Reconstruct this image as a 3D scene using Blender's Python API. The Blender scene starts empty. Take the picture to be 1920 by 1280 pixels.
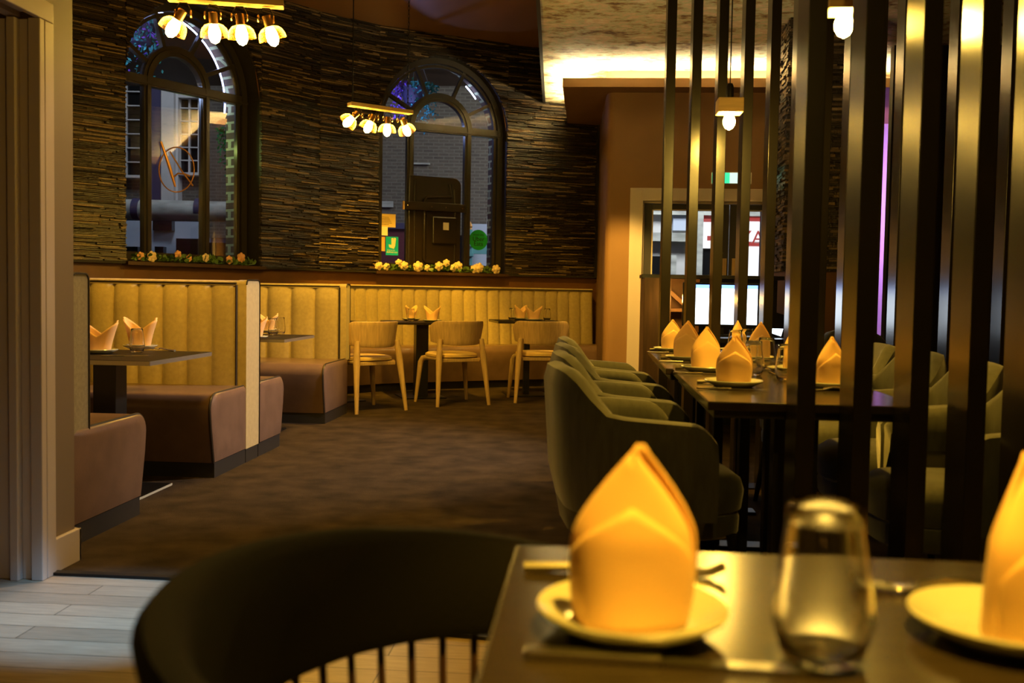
import bpy, bmesh, math, random
from mathutils import Vector, Matrix
random.seed(7)
PI = math.pi
SC = bpy.context.scene
COL = SC.collection

# ---------------------------------------------------------------- camera
YAW, PITCH, ROLL, CAMH, FPX = math.radians(4.5), math.radians(-2.82), 0.0175, 1.03, 1866.7
F0 = Vector((-math.sin(YAW), math.cos(YAW), 0)); R0 = Vector((math.cos(YAW), math.sin(YAW), 0)); U0 = Vector((0, 0, 1))
FW = F0 * math.cos(PITCH) + U0 * math.sin(PITCH); UP_ = U0 * math.cos(PITCH) - F0 * math.sin(PITCH)
RT = R0 * math.cos(ROLL) + UP_ * math.sin(ROLL); UPV = UP_ * math.cos(ROLL) - R0 * math.sin(ROLL)
CAM = Vector((0, 0, CAMH))
def ray(px, py): return FW + RT * ((px - 960) / FPX) + UPV * ((640 - py) / FPX)
def at(px, py, d):                       # the point of the place seen at a pixel, d metres in front of the camera
    r = ray(px, py); return CAM + r * (d / r.dot(F0))
def atz(px, py, z):
    r = ray(px, py); return CAM + r * ((z - CAMH) / r.z)
def aty(px, py, Y):
    r = ray(px, py); return CAM + r * (Y / r.y)
cd = bpy.data.cameras.new('camera'); cam = bpy.data.objects.new('camera', cd); COL.objects.link(cam)
mw = Matrix.Identity(4)
for i in range(3):
    mw[i][0] = RT[i]; mw[i][1] = UPV[i]; mw[i][2] = -FW[i]; mw[i][3] = CAM[i]
cam.matrix_world = mw
cd.lens = 35; cd.sensor_width = 36; cd.clip_start = 0.02
cd.dof.use_dof = True; cd.dof.focus_distance = 6.5; cd.dof.aperture_fstop = 4.5
SC.camera = cam

# ---------------------------------------------------------------- world, exposure, lights
SC.view_settings.view_transform = 'Standard'; SC.view_settings.look = 'None'
SC.view_settings.exposure = 0.85; SC.view_settings.gamma = 1.0; SC.view_settings.use_curve_mapping = False
w = bpy.data.worlds.new('world'); SC.world = w; w.use_nodes = True
bg = w.node_tree.nodes['Background']; bg.inputs[0].default_value = (0.03, 0.05, 0.10, 1); bg.inputs[1].default_value = 0.04
WARM = (1.0, 0.53, 0.035); WARM2 = (1.0, 0.54, 0.13); COOL = (0.75, 0.86, 1.0)
def light(name, typ, loc, energy, color, target=None, **kw):
    l = bpy.data.lights.new(name, typ); l.energy = energy; l.color = color
    for k, v in kw.items(): setattr(l, k, v)
    o = bpy.data.objects.new(name, l); COL.objects.link(o); o.location = loc
    if target is not None:
        o.rotation_euler = (Vector(target) - Vector(loc)).to_track_quat('-Z', 'Y').to_euler()
    return o
def aimed_spot(loc, tgt, e, size=1.0, col=WARM, blend=0.6, r=0.05):
    light('aimed_spot', 'SPOT', loc, e, col, tgt, spot_size=size, spot_blend=blend, shadow_soft_size=r)
# spots added without fittings, brightening the far banquette, booths and aisle
aimed_spot((-1.9, 8.6, 3.75), (-1.95, 10.2, 0.8), 470, 0.75)
aimed_spot((-0.75, 8.9, 3.75), (-0.6, 11.0, 0.8), 150, 0.7)
aimed_spot((-2.35, 4.35, 3.0), (-2.65, 5.66, 1.16), 75, 0.5, WARM, 1.0)  # added to light the top of the first booth back
aimed_spot((-2.3, 6.5, 3.0), (-2.4, 8.04, 0.8), 75, 0.7, (1.0, 0.62, 0.10), 1.0)
aimed_spot((-1.2, 6.2, 3.75), (-1.0, 6.6, 0.0), 20, 1.0)
aimed_spot((-1.2, 8.9, 3.75), (-1.15, 9.3, 0.45), 70, 0.55)  # added to brighten the mustard seat pad
aimed_spot((0.15, 8.3, 3.12), (0.32, 9.76, 0.7), 430, 0.62, (1.0, 0.58, 0.10))
aimed_spot((-0.55, 4.6, 3.6), (-1.9, 3.38, 0.9), 120, 0.45, (1.0, 0.66, 0.34))  # added to brighten the door casing on the left
# cool spot added for the pale patch of light on the boards
light('floor_patch_spot', 'SPOT', (0.1, 2.3, 3.1), 560, (0.22, 0.56, 1.0), (-1.5, 2.98, 0), spot_size=0.29, spot_blend=0.75, shadow_soft_size=0.02)
aimed_spot((-0.35, 1.6, 3.1), (-0.42, 2.5, 0.0), 150, 0.40)
# neutral light from the bar side of the room
light('bar_spot', 'SPOT', (1.7, 6.6, 2.9), 500, (1.0, 0.80, 0.66), (-2.0, 6.0, 0.35), spot_size=0.95, spot_blend=0.8, shadow_soft_size=.12)
light('ceiling_fill', 'SPOT', (0.9, 6.1, 1.4), 34, (1.0, 0.80, 0.45), (0.7, 7.3, 3.19), spot_size=1.7, spot_blend=1.0, shadow_soft_size=.1)  # added upward spot that brightens the plaster; no fitting stands here
light('shelf_fill_light', 'POINT', at(1275, 560, 7.3), 2.5, (1.0, 0.55, 0.12), shadow_soft_size=.03)  # added point light to brighten the shelf; the desk has no lamp
# violet wall washer in the far corner beyond the pier
light('violet_washer', 'AREA', (2.75, 10.3, 2.1), 50, (0.62, 0.32, 1.0), (2.75, 11.4, 1.9), shape='RECTANGLE', size=0.3, size_y=0.5)
# area lights added to brighten the house fronts outside
light('street_fill_light', 'AREA', at(330, 150, 12.5) + Vector((0, 0, 3.0)), 75, COOL, at(340, 420, 16.5), size=1.5)
light('street_fill_light', 'AREA', at(800, 60, 13.0) + Vector((0, 0, 2.5)), 5, (1.0, 0.86, 0.66), at(830, 330, 16.0), size=1.5)
light('street_fill_light', 'AREA', at(1330, 250, 13.5) + Vector((0, 0, 1.5)), 190, (0.9, 0.97, 1.0), at(1330, 450, 17.0), size=1.5)

# ---------------------------------------------------------------- materials
def newmat(name):
    m = bpy.data.materials.new(name); m.use_nodes = True
    nt = m.node_tree; b = nt.nodes['Principled BSDF']
    return m, nt, b
def pmat(name, col, rough=0.5, metal=0.0, var=0.0, scale=20.0, bump=0.0, bscale=None, stretch=None, spec=0.5, sheen=0.0, coat=0.0, dist=0.01):
    m, nt, b = newmat(name)
    b.inputs['Base Color'].default_value = (*col, 1); b.inputs['Roughness'].default_value = rough
    b.inputs['Metallic'].default_value = metal; b.inputs['Specular IOR Level'].default_value = spec
    if sheen: b.inputs['Sheen Weight'].default_value = sheen; b.inputs['Sheen Roughness'].default_value = 0.4
    if coat: b.inputs['Coat Weight'].default_value = coat; b.inputs['Coat Roughness'].default_value = 0.15
    if var or bump:
        tc = nt.nodes.new('ShaderNodeTexCoord'); mp = nt.nodes.new('ShaderNodeMapping')
        nt.links.new(tc.outputs['Object'], mp.inputs[0])
        if stretch: mp.inputs['Scale'].default_value = stretch
    if var:
        n = nt.nodes.new('ShaderNodeTexNoise'); n.inputs['Scale'].default_value = scale; n.inputs['Detail'].default_value = 6
        nt.links.new(mp.outputs[0], n.inputs['Vector'])
        r = nt.nodes.new('ShaderNodeValToRGB')
        r.color_ramp.elements[0].position = 0.3; r.color_ramp.elements[1].position = 0.7
        r.color_ramp.elements[0].color = (*[c * (1 - var) for c in col], 1)
        r.color_ramp.elements[1].color = (*[min(1, c * (1 + var)) for c in col], 1)
        nt.links.new(n.outputs['Fac'], r.inputs[0]); nt.links.new(r.outputs[0], b.inputs['Base Color'])
    if bump:
        n2 = nt.nodes.new('ShaderNodeTexNoise'); n2.inputs['Scale'].default_value = bscale or scale * 4; n2.inputs['Detail'].default_value = 4
        nt.links.new(mp.outputs[0], n2.inputs['Vector'])
        bp = nt.nodes.new('ShaderNodeBump'); bp.inputs['Strength'].default_value = bump; bp.inputs['Distance'].default_value = dist
        nt.links.new(n2.outputs['Fac'], bp.inputs['Height']); nt.links.new(bp.outputs[0], b.inputs['Normal'])
    return m
def emat(name, col, strength):
    m, nt, b = newmat(name)
    b.inputs['Base Color'].default_value = (0, 0, 0, 1)
    b.inputs['Emission Color'].default_value = (*col, 1); b.inputs['Emission Strength'].default_value = strength
    return m
def stone_mat():
    m, nt, b = newmat('ledger_stone')
    g = nt.nodes.new('ShaderNodeNewGeometry'); r = nt.nodes.new('ShaderNodeValToRGB')
    e = r.color_ramp.elements
    e[0].color = (0.010, 0.007, 0.004, 1); e[1].color = (0.24, 0.165, 0.09, 1)
    k = e.new(0.7); k.color = (0.036, 0.024, 0.013, 1)
    nt.links.new(g.outputs['Random Per Island'], r.inputs[0])
    tc = nt.nodes.new('ShaderNodeTexCoord'); n = nt.nodes.new('ShaderNodeTexNoise')
    n.inputs['Scale'].default_value = 60; n.inputs['Detail'].default_value = 6
    nt.links.new(tc.outputs['Object'], n.inputs['Vector'])
    mx = nt.nodes.new('ShaderNodeMix'); mx.data_type = 'RGBA'; mx.blend_type = 'OVERLAY'; mx.inputs[0].default_value = 0.6
    nt.links.new(r.outputs[0], mx.inputs[6]); nt.links.new(n.outputs['Fac'], mx.inputs[7]); nt.links.new(mx.outputs[2], b.inputs['Base Color'])
    bp = nt.nodes.new('ShaderNodeBump'); bp.inputs['Strength'].default_value = 0.6; bp.inputs['Distance'].default_value = 0.01
    nt.links.new(n.outputs['Fac'], bp.inputs['Height']); nt.links.new(bp.outputs[0], b.inputs['Normal'])
    b.inputs['Roughness'].default_value = 0.34
    return m
def brick_mat(name, c1, c2, mortar, scale=1.0, bw=0.22, bh=0.072, rough=0.85, ms=0.008, axes=('X', 'Z'), bump=0.4):
    m, nt, b = newmat(name)
    tc = nt.nodes.new('ShaderNodeTexCoord'); sp = nt.nodes.new('ShaderNodeSeparateXYZ'); cb = nt.nodes.new('ShaderNodeCombineXYZ')
    nt.links.new(tc.outputs['Object'], sp.inputs[0])
    nt.links.new(sp.outputs[axes[0]], cb.inputs[0]); nt.links.new(sp.outputs[axes[1]], cb.inputs[1])
    br = nt.nodes.new('ShaderNodeTexBrick'); nt.links.new(cb.outputs[0], br.inputs['Vector'])
    br.inputs['Color1'].default_value = (*c1, 1); br.inputs['Color2'].default_value = (*c2, 1); br.inputs['Mortar'].default_value = (*mortar, 1)
    br.inputs['Scale'].default_value = scale; br.inputs['Brick Width'].default_value = bw; br.inputs['Row Height'].default_value = bh
    br.inputs['Mortar Size'].default_value = ms; br.inputs['Bias'].default_value = 0.0
    n = nt.nodes.new('ShaderNodeTexNoise'); n.inputs['Scale'].default_value = 9; n.inputs['Detail'].default_value = 8
    mp = nt.nodes.new('ShaderNodeMapping'); mp.inputs['Scale'].default_value = (1, 12, 1)
    nt.links.new(cb.outputs[0], mp.inputs[0]); nt.links.new(mp.outputs[0], n.inputs['Vector'])
    mx = nt.nodes.new('ShaderNodeMix'); mx.data_type = 'RGBA'; mx.blend_type = 'OVERLAY'; mx.inputs[0].default_value = 0.5
    nt.links.new(br.outputs['Color'], mx.inputs[6]); nt.links.new(n.outputs['Fac'], mx.inputs[7]); nt.links.new(mx.outputs[2], b.inputs['Base Color'])
    bp = nt.nodes.new('ShaderNodeBump'); bp.inputs['Strength'].default_value = bump; bp.inputs['Distance'].default_value = 0.004; bp.invert = True
    nt.links.new(br.outputs['Fac'], bp.inputs['Height']); nt.links.new(bp.outputs[0], b.inputs['Normal'])
    b.inputs['Roughness'].default_value = rough
    return m
def plaster_mat():
    m, nt, b = newmat('mottled_plaster')
    tc = nt.nodes.new('ShaderNodeTexCoord'); mp = nt.nodes.new('ShaderNodeMapping'); mp.inputs['Scale'].default_value = (1.0, 1.4, 1)
    nt.links.new(tc.outputs['Object'], mp.inputs[0])
    n = nt.nodes.new('ShaderNodeTexNoise'); n.inputs['Scale'].default_value = 5.5; n.inputs['Detail'].default_value = 12; n.inputs['Roughness'].default_value = 0.68
    nt.links.new(mp.outputs[0], n.inputs['Vector'])
    r = nt.nodes.new('ShaderNodeValToRGB'); e = r.color_ramp.elements
    e[0].position = 0.36; e[0].color = (0.10, 0.05, 0.018, 1); e[1].position = 0.66; e[1].color = (0.72, 0.66, 0.46, 1)
    k = e.new(0.44); k.color = (0.36, 0.24, 0.11, 1); k = e.new(0.5); k.color = (0.48, 0.50, 0.30, 1); k = e.new(0.56); k.color = (0.62, 0.43, 0.28, 1)
    nt.links.new(n.outputs['Fac'], r.inputs[0]); nt.links.new(r.outputs[0], b.inputs['Base Color'])
    bp = nt.nodes.new('ShaderNodeBump'); bp.inputs['Strength'].default_value = 0.3; bp.inputs['Distance'].default_value = 0.02
    nt.links.new(n.outputs['Fac'], bp.inputs['Height']); nt.links.new(bp.outputs[0], b.inputs['Normal'])
    b.inputs['Roughness'].default_value = 0.7
    return m
def pane_mat(name, tint=(0.85, 0.85, 0.85), refl=1.5):
    m = bpy.data.materials.new(name); m.use_nodes = True; nt = m.node_tree; nt.nodes.clear()
    o = nt.nodes.new('ShaderNodeOutputMaterial'); mx = nt.nodes.new('ShaderNodeMixShader'); fr = nt.nodes.new('ShaderNodeFresnel'); fr.inputs[0].default_value = refl
    tr = nt.nodes.new('ShaderNodeBsdfTransparent'); tr.inputs[0].default_value = (*tint, 1)
    gl = nt.nodes.new('ShaderNodeBsdfGlossy'); gl.inputs['Roughness'].default_value = 0.0
    nt.links.new(fr.outputs[0], mx.inputs[0]); nt.links.new(tr.outputs[0], mx.inputs[1]); nt.links.new(gl.outputs[0], mx.inputs[2]); nt.links.new(mx.outputs[0], o.inputs[0])
    return m
def screen_mat():
    m, nt, b = newmat('monitor_picture')
    tc = nt.nodes.new('ShaderNodeTexCoord'); sp = nt.nodes.new('ShaderNodeSeparateXYZ'); nt.links.new(tc.outputs['Object'], sp.inputs[0])
    r = nt.nodes.new('ShaderNodeValToRGB'); r.color_ramp.interpolation = 'CONSTANT'; e = r.color_ramp.elements
    e[0].position = 0; e[0].color = (0.80, 0.90, 1.0, 1); e[1].position = 0.86; e[1].color = (0.12, 0.25, 0.9, 1)
    mr = nt.nodes.new('ShaderNodeMapRange'); mr.inputs[1].default_value = -0.16; mr.inputs[2].default_value = 0.16
    nt.links.new(sp.outputs['Z'], mr.inputs[0]); nt.links.new(mr.outputs[0], r.inputs[0])
    b.inputs['Base Color'].default_value = (0.01, 0.01, 0.01, 1)
    nt.links.new(r.outputs[0], b.inputs['Emission Color']); b.inputs['Emission Strength'].default_value = 2.6
    b.inputs['Roughness'].default_value = 0.3
    return m

MT = dict(
    stone=stone_mat(), plaster=plaster_mat(),
    wainscot=pmat('brown_lacquer_wall', (0.13, 0.058, 0.018), 0.4, var=0.2, scale=4),
    ceil=pmat('brown_ceiling_paint', (0.20, 0.095, 0.028), 0.55, var=0.08, scale=2),
    fascia=pmat('black_brown_paint', (0.012, 0.008, 0.005), 0.7),
    doorwall=pmat('ochre_brown_paint', (0.22, 0.115, 0.038), 0.65, var=0.05, scale=3),
    taupe=pmat('taupe_paint', (0.20, 0.15, 0.11), 0.6), cream=pmat('cream_gloss_paint', (0.50, 0.42, 0.36), 0.35),
    purplewall=pmat('pale_wall_paint', (0.6, 0.5, 0.55), 0.7),
    carpet=pmat('dark_brown_carpet', (0.045, 0.029, 0.015), 0.95, var=0.45, scale=6, bump=0.7, bscale=350, spec=0.15),
    boards=brick_mat('oak_floorboards', (0.36, 0.27, 0.18), (0.24, 0.17, 0.11), (0.03, 0.018, 0.008), 1.0, 1.1, 0.105, 0.38, 0.0018, ('X', 'Y'), 0.15),
    leather=pmat('dark_brown_leather', (0.165, 0.100, 0.070), 0.29, var=0.12, scale=10, bump=0.12, bscale=180, dist=0.004),
    piping=pmat('dark_piping', (0.022, 0.015, 0.010), 0.5),
    fabric=pmat('beige_woven_fabric', (0.40, 0.31, 0.155), 0.85, var=0.10, scale=40, bump=0.45, bscale=320, sheen=0.3, dist=0.004),
    fabric_grey=pmat('grey_woven_fabric', (0.27, 0.23, 0.16), 0.9, var=0.15, scale=60, bump=0.5, bscale=300, dist=0.004),
    btable=pmat('dark_booth_tabletop', (0.014, 0.010, 0.007), 0.5, spec=0.15),
    black=pmat('black_laminate', (0.010, 0.009, 0.008), 0.33), kick=pmat('black_kick', (0.02, 0.018, 0.016), 0.5),
    table=pmat('dark_brown_tabletop', (0.024, 0.018, 0.012), 0.2, spec=0.2, var=0.25, scale=12, stretch=(1, 6, 1)),
    tedge=pmat('steel_table_edge', (0.42, 0.40, 0.36), 0.35, 0.8),
    iron=pmat('black_iron', (0.018, 0.017, 0.016), 0.4, 0.6), steel=pmat('polished_steel', (0.7, 0.68, 0.62), 0.2, 1.0),
    brass=pmat('dark_brass', (0.35, 0.22, 0.08), 0.35, 1.0),
    beech=pmat('light_beech', (0.52, 0.36, 0.17), 0.42, var=0.18, scale=8, stretch=(8, 8, 0.6)),
    pinewood=pmat('pale_pine_block', (0.58, 0.38, 0.15), 0.5, var=0.15, scale=6, stretch=(1, 9, 9)),
    cushion=pmat('mustard_seat_pad', (0.80, 0.56, 0.20), 0.7, bump=0.2, bscale=250, dist=0.003),
    velvet=pmat('grey_green_velvet', (0.038, 0.040, 0.035), 0.8, var=0.30, scale=14, stretch=(3, 3, 0.6), bump=0.15, bscale=200, sheen=0.6, dist=0.003),
    velvet_dark=pmat('dark_velvet', (0.030, 0.027, 0.022), 0.85, var=0.2, scale=14, sheen=0.2),
    chairblack=pmat('black_leather', (0.004, 0.0035, 0.003), 0.8, spec=0.15, bump=0.1, bscale=150), darkwood=pmat('dark_walnut', (0.055, 0.026, 0.010), 0.45, var=0.2, scale=10),
    napkin=pmat('peach_linen', (0.85, 0.50, 0.26), 0.85, var=0.06, scale=8, bump=0.25, bscale=500, sheen=0.2, dist=0.002),
    plate=pmat('cream_stoneware', (0.46, 0.46, 0.40), 0.18, coat=0.3),
    slat=pmat('black_gloss_slat', (0.010, 0.008, 0.006), 0.24, spec=0.5),
    frame=pmat('black_window_paint', (0.030, 0.024, 0.018), 0.3),
    pane=pane_mat('window_glass', (0.85, 0.85, 0.85), 1.5), doorpane=pane_mat('door_glass', (0.92, 0.92, 0.92), 1.35),
    bulb=emat('glowing_bulb', (1.0, 0.60, 0.10), 180.0), cubebulb=emat('glowing_cube_bulb', (1.0, 0.60, 0.09), 420.0), led=emat('cove_led', (1.0, 0.82, 0.42), 150.0),
    neon=emat('blue_white_neon', (0.42, 0.50, 1.0), 8.0),
    screen=screen_mat(), exitgreen=emat('exit_green', (0.05, 0.75, 0.35), 0.7), exitwhite=emat('exit_white', (0.75, 1.0, 0.85), 0.6),
    cage=pmat('brass_mesh', (0.60, 0.36, 0.08), 0.35, 0.85),
    leaf=pmat('dark_green_leaf', (0.09, 0.17, 0.03), 0.5, var=0.4, scale=20), leafteal=pmat('teal_foliage', (0.05, 0.34, 0.36), 0.6, var=0.4, scale=20),
    leafgreen=pmat('bright_green_foliage', (0.02, 0.30, 0.10), 0.6, var=0.4, scale=20), violet=pmat('violet_blossom', (0.25, 0.10, 0.72), 0.6, var=0.4, scale=30),
    rose=pmat('peach_rose', (0.80, 0.42, 0.20), 0.6, var=0.15, scale=30), rosew=pmat('cream_rose', (0.85, 0.66, 0.42), 0.6, var=0.1, scale=30),
    doorgrey=pmat('dark_grey_door', (0.035, 0.032, 0.034), 0.45),
    desk=pmat('walnut_desk_panel', (0.10, 0.052, 0.020), 0.45, var=0.3, scale=5, stretch=(6, 6, 0.7)), shelf=pmat('orange_pine_shelf', (0.45, 0.20, 0.05), 0.5, var=0.2, scale=6),
    plastic=pmat('black_plastic', (0.012, 0.012, 0.013), 0.35),
    panelbrown=pmat('dark_moulded_plastic', (0.022, 0.015, 0.009), 0.3),
    paper=pmat('yellow_paper', (0.85, 0.62, 0.25), 0.8), paperw=pmat('white_paper', (0.9, 0.86, 0.72), 0.8), papero=pmat('orange_paper', (0.75, 0.42, 0.12), 0.8),
    teal=pmat('teal_sticker', (0.0, 0.42, 0.80), 0.5), green=pmat('green_sticker', (0.005, 0.30, 0.06), 0.5), blackink=pmat('black_ink', (0.004, 0.004, 0.004), 0.6), creamink=pmat('cream_ink', (0.85, 0.72, 0.45), 0.6),
    gold=pmat('gold_paint', (0.55, 0.27, 0.07), 0.4, 0.5),
    xbrick=brick_mat('night_brick', (0.105, 0.085, 0.065), (0.075, 0.06, 0.048), (0.13, 0.115, 0.09), 1.0, 0.17, 0.055, 0.9, 0.009),
    xquoin=brick_mat('reveal_brick', (0.16, 0.11, 0.07), (0.10, 0.065, 0.045), (0.50, 0.55, 0.30), 1.0, 0.22, 0.085, 0.85, 0.012, ('Y', 'Z')),
    xwhite=pmat('street_white_render', (0.55, 0.53, 0.52), 0.8, var=0.12, scale=3), xblue=pmat('street_navy_paint', (0.05, 0.04, 0.10), 0.6),
    xglass=pmat('dark_street_glass', (0.008, 0.008, 0.008), 0.15), xmaroon=pmat('maroon_shopfront', (0.11, 0.02, 0.03), 0.5), xteal=pmat('turquoise_paint', (0.16, 0.42, 0.42), 0.5),
    xgrey=pmat('weathered_grey_stone', (0.36, 0.36, 0.33), 0.8, var=0.35, scale=3, stretch=(1, 1, 3)), xpale=pmat('pale_blue_render', (0.42, 0.47, 0.58), 0.8),
    xroad=pmat('asphalt', (0.03, 0.03, 0.032), 0.7), signwhite=emat('lit_sign_white', (0.95, 0.95, 1.0), 0.75), signred=emat('lit_sign_red', (0.7, 0.08, 0.07), 0.35),
)
def cloth_mat():
    m = pmat('peach_linen', (0.88, 0.60, 0.30), 0.85, var=0.06, scale=8, bump=0.25, bscale=500, sheen=0.2, dist=0.002); nt = m.node_tree
    b = nt.nodes['Principled BSDF']; o = nt.nodes['Material Output']; t = nt.nodes.new('ShaderNodeBsdfTranslucent'); t.inputs[0].default_value = (1.0, 0.76, 0.42, 1)
    mx = nt.nodes.new('ShaderNodeMixShader'); mx.inputs[0].default_value = 0.3
    nt.links.new(b.outputs[0], mx.inputs[1]); nt.links.new(t.outputs[0], mx.inputs[2]); nt.links.new(mx.outputs[0], o.inputs[0]); return m
MT['napkin'] = cloth_mat()
def drink_glass():
    m, nt, b = newmat('drinking_glass')
    b.inputs['Base Color'].default_value = (1, 1, 1, 1); b.inputs['Roughness'].default_value = 0.0
    b.inputs['Transmission Weight'].default_value = 1.0; b.inputs['IOR'].default_value = 1.46
    return m
MT['glass'] = drink_glass()

# ---------------------------------------------------------------- mesh helpers
class M:
    def __init__(s): s.v = []; s.f = []
    def add(s, v, f):
        k = len(s.v); s.v.extend([tuple(p) for p in v]); s.f.extend([tuple(i + k for i in q) for q in f]); return s
    def box(s, x0, x1, y0, y1, z0, z1):
        v = [(x, y, z) for x in (x0, x1) for y in (y0, y1) for z in (z0, z1)]
        return s.add(v, [(0, 1, 3, 2), (4, 6, 7, 5), (0, 4, 5, 1), (2, 3, 7, 6), (0, 2, 6, 4), (1, 5, 7, 3)])
    def hexa(s, a, b, up):                   # prism between quads a (4 pts) and the same quad moved by up
        up = Vector(up); v = [Vector(p) for p in a] + [Vector(p) + up for p in a]
        return s.add(v, [(3, 2, 1, 0), (4, 5, 6, 7), (0, 1, 5, 4), (1, 2, 6, 5), (2, 3, 7, 6), (3, 0, 4, 7)])
    def bar(s, p, q, w, h, upv=(0, 0, 1)):   # box from p to q, w wide and h high
        p = Vector(p); q = Vector(q); t = (q - p).normalized(); u = Vector(upv)
        sd = t.cross(u)
        if sd.length < 1e-5: sd = t.cross(Vector((1, 0, 0)))
        sd.normalize(); u = sd.cross(t)
        v = [e + sd * (a * w / 2) + u * (b * h / 2) for e in (p, q) for a, b in ((-1, -1), (1, -1), (1, 1), (-1, 1))]
        return s.add(v, [(3, 2, 1, 0), (4, 5, 6, 7), (0, 1, 5, 4), (1, 2, 6, 5), (2, 3, 7, 6), (3, 0, 4, 7)])
    def tube(s, pts, r, n=8, closed=False, radii=None):
        pts = [Vector(p) for p in pts]; N = len(pts); vs = []; ref = None
        for i, p in enumerate(pts):
            a = pts[(i - 1) % N] if (closed or i > 0) else p; b = pts[(i + 1) % N] if (closed or i < N - 1) else p
            t = (b - a).normalized()
            if ref is None:
                ref = t.orthogonal().normalized()
            ref = (ref - t * ref.dot(t))
            ref = ref.normalized() if ref.length > 1e-6 else t.orthogonal().normalized()
            bn = t.cross(ref); rr = radii[i] if radii else r
            vs += [p + (ref * math.cos(2 * PI * k / n) + bn * math.sin(2 * PI * k / n)) * rr for k in range(n)]
        fs = []
        for i in range(N if closed else N - 1):
            j = (i + 1) % N
            for k in range(n): fs.append((i * n + k, i * n + (k + 1) % n, j * n + (k + 1) % n, j * n + k))
        if not closed: fs += [tuple(range(n - 1, -1, -1)), tuple((N - 1) * n + k for k in range(n))]
        return s.add(vs, fs)
    def grid(s, fn, nu, nv, cu=False, cv=False):
        vs = [fn(i / (nu if cu else nu - 1), j / (nv if cv else nv - 1)) for i in range(nu) for j in range(nv)]
        fs = []
        for i in range(nu if cu else nu - 1):
            for j in range(nv if cv else nv - 1):
                a, b = (i + 1) % nu, (j + 1) % nv
                fs.append((i * nv + j, a * nv + j, a * nv + b, i * nv + b))
        return s.add(vs, fs)
    def lathe(s, prof, n=24, xf=None):
        vs = []; fs = []; m = len(prof)
        for k in range(n):
            a = 2 * PI * k / n
            for r, z in prof: vs.append(Vector((r * math.cos(a), r * math.sin(a), z)))
        for k in range(n):
            for j in range(m - 1):
                b = (k + 1) % n; fs.append((k * m + j, b * m + j, b * m + j + 1, k * m + j + 1))
        if xf is not None: vs = [xf @ p for p in vs]
        return s.add(vs, fs)
    def prism(s, poly, fn, t0, t1):           # poly of (a,b), fn(a,b,t) -> point
        n = len(poly); v = [fn(a, b, t0) for a, b in poly] + [fn(a, b, t1) for a, b in poly]
        f = [tuple(range(n - 1, -1, -1)), tuple(range(n, 2 * n))] + [(i, (i + 1) % n, n + (i + 1) % n, n + i) for i in range(n)]
        return s.add(v, f)
    def sphere(s, c, r, n=10, m=6, sc=(1, 1, 1)):
        c = Vector(c)
        return s.grid(lambda u, w: c + Vector((math.cos(2 * PI * u) * math.sin(PI * (0.02 + .96 * w)) * r * sc[0], math.sin(2 * PI * u) * math.sin(PI * (0.02 + .96 * w)) * r * sc[1], math.cos(PI * (0.02 + .96 * w)) * r * sc[2])), n, m, cu=True)

def obj(name, mb, mat, parent=None, smooth=False, bevel=0.0, sub=0, solid=0.0, kind=None, label=None, merge=False, wire=0.0):
    me = bpy.data.meshes.new(name); me.from_pydata([tuple(p) for p in mb.v], [], mb.f); me.update()
    bm = bmesh.new(); bm.from_mesh(me)
    if merge or smooth: bmesh.ops.remove_doubles(bm, verts=bm.verts, dist=1e-5)
    bmesh.ops.recalc_face_normals(bm, faces=bm.faces); bm.to_mesh(me); bm.free()
    if smooth:
        me.polygons.foreach_set('use_smooth', [True] * len(me.polygons))
        try: me.set_sharp_from_angle(angle=math.radians(50))
        except Exception: pass
    o = bpy.data.objects.new(name, me); COL.objects.link(o)
    if mat is not None: me.materials.append(MT[mat] if isinstance(mat, str) else mat)
    if parent is not None: o.parent = parent
    if solid: md = o.modifiers.new('s', 'SOLIDIFY'); md.thickness = solid; md.offset = 0
    if wire: md = o.modifiers.new('w', 'WIREFRAME'); md.thickness = wire; md.use_even_offset = False
    if bevel: md = o.modifiers.new('b', 'BEVEL'); md.width = bevel; md.segments = 2; md.limit_method = 'ANGLE'
    if sub: md = o.modifiers.new('ss', 'SUBSURF'); md.levels = sub; md.render_levels = sub
    if kind: o['kind'] = kind
    if label: o['label'] = label
    return o
def tag(o, label, cat, group=None):
    o['label'] = label; o['category'] = cat
    if group: o['group'] = group
    return o
def thing(name, label, cat, loc=(0, 0, 0), rz=0.0, group=None):
    o = bpy.data.objects.new(name, None); COL.objects.link(o); o.location = loc; o.rotation_euler = (0, 0, rz); o.empty_display_size = 0.1
    return tag(o, label, cat, group)
KIDS = {}
def kids(o): return [c for c in bpy.data.objects if c.parent == o]
def dup(o, parent=None):
    c = o.copy(); COL.objects.link(c)
    if parent is not None: c.parent = parent
    for ch in kids(o): dup(ch, c)
    return c
def place(proto, used, loc, rz, label, group=None, cat=None):
    o = dup(proto) if used[0] else proto
    used[0] = True
    o.location = loc; o.rotation_euler = (0, 0, rz); o['label'] = label; o.scale = (1, 1, 1)
    if group: o['group'] = group
    return o
def text(name, s, size, mat, parent, loc, rot, ext=0.0005, align='CENTER'):
    c = bpy.data.curves.new(name, 'FONT'); c.body = s; c.size = size; c.align_x = align; c.align_y = 'CENTER'; c.extrude = ext
    tmp = bpy.data.objects.new(name, c); COL.objects.link(tmp); bpy.context.view_layer.update()
    me = bpy.data.meshes.new_from_object(tmp.evaluated_get(bpy.context.evaluated_depsgraph_get())); bpy.data.objects.remove(tmp)
    me.materials.clear(); me.materials.append(MT[mat])
    o = bpy.data.objects.new(name, me); COL.objects.link(o); o.parent = parent; o.location = loc; o.rotation_euler = rot
    return o
def S(name, mb, mat, **k): return obj(name, mb, mat, kind='structure', **k)

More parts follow.
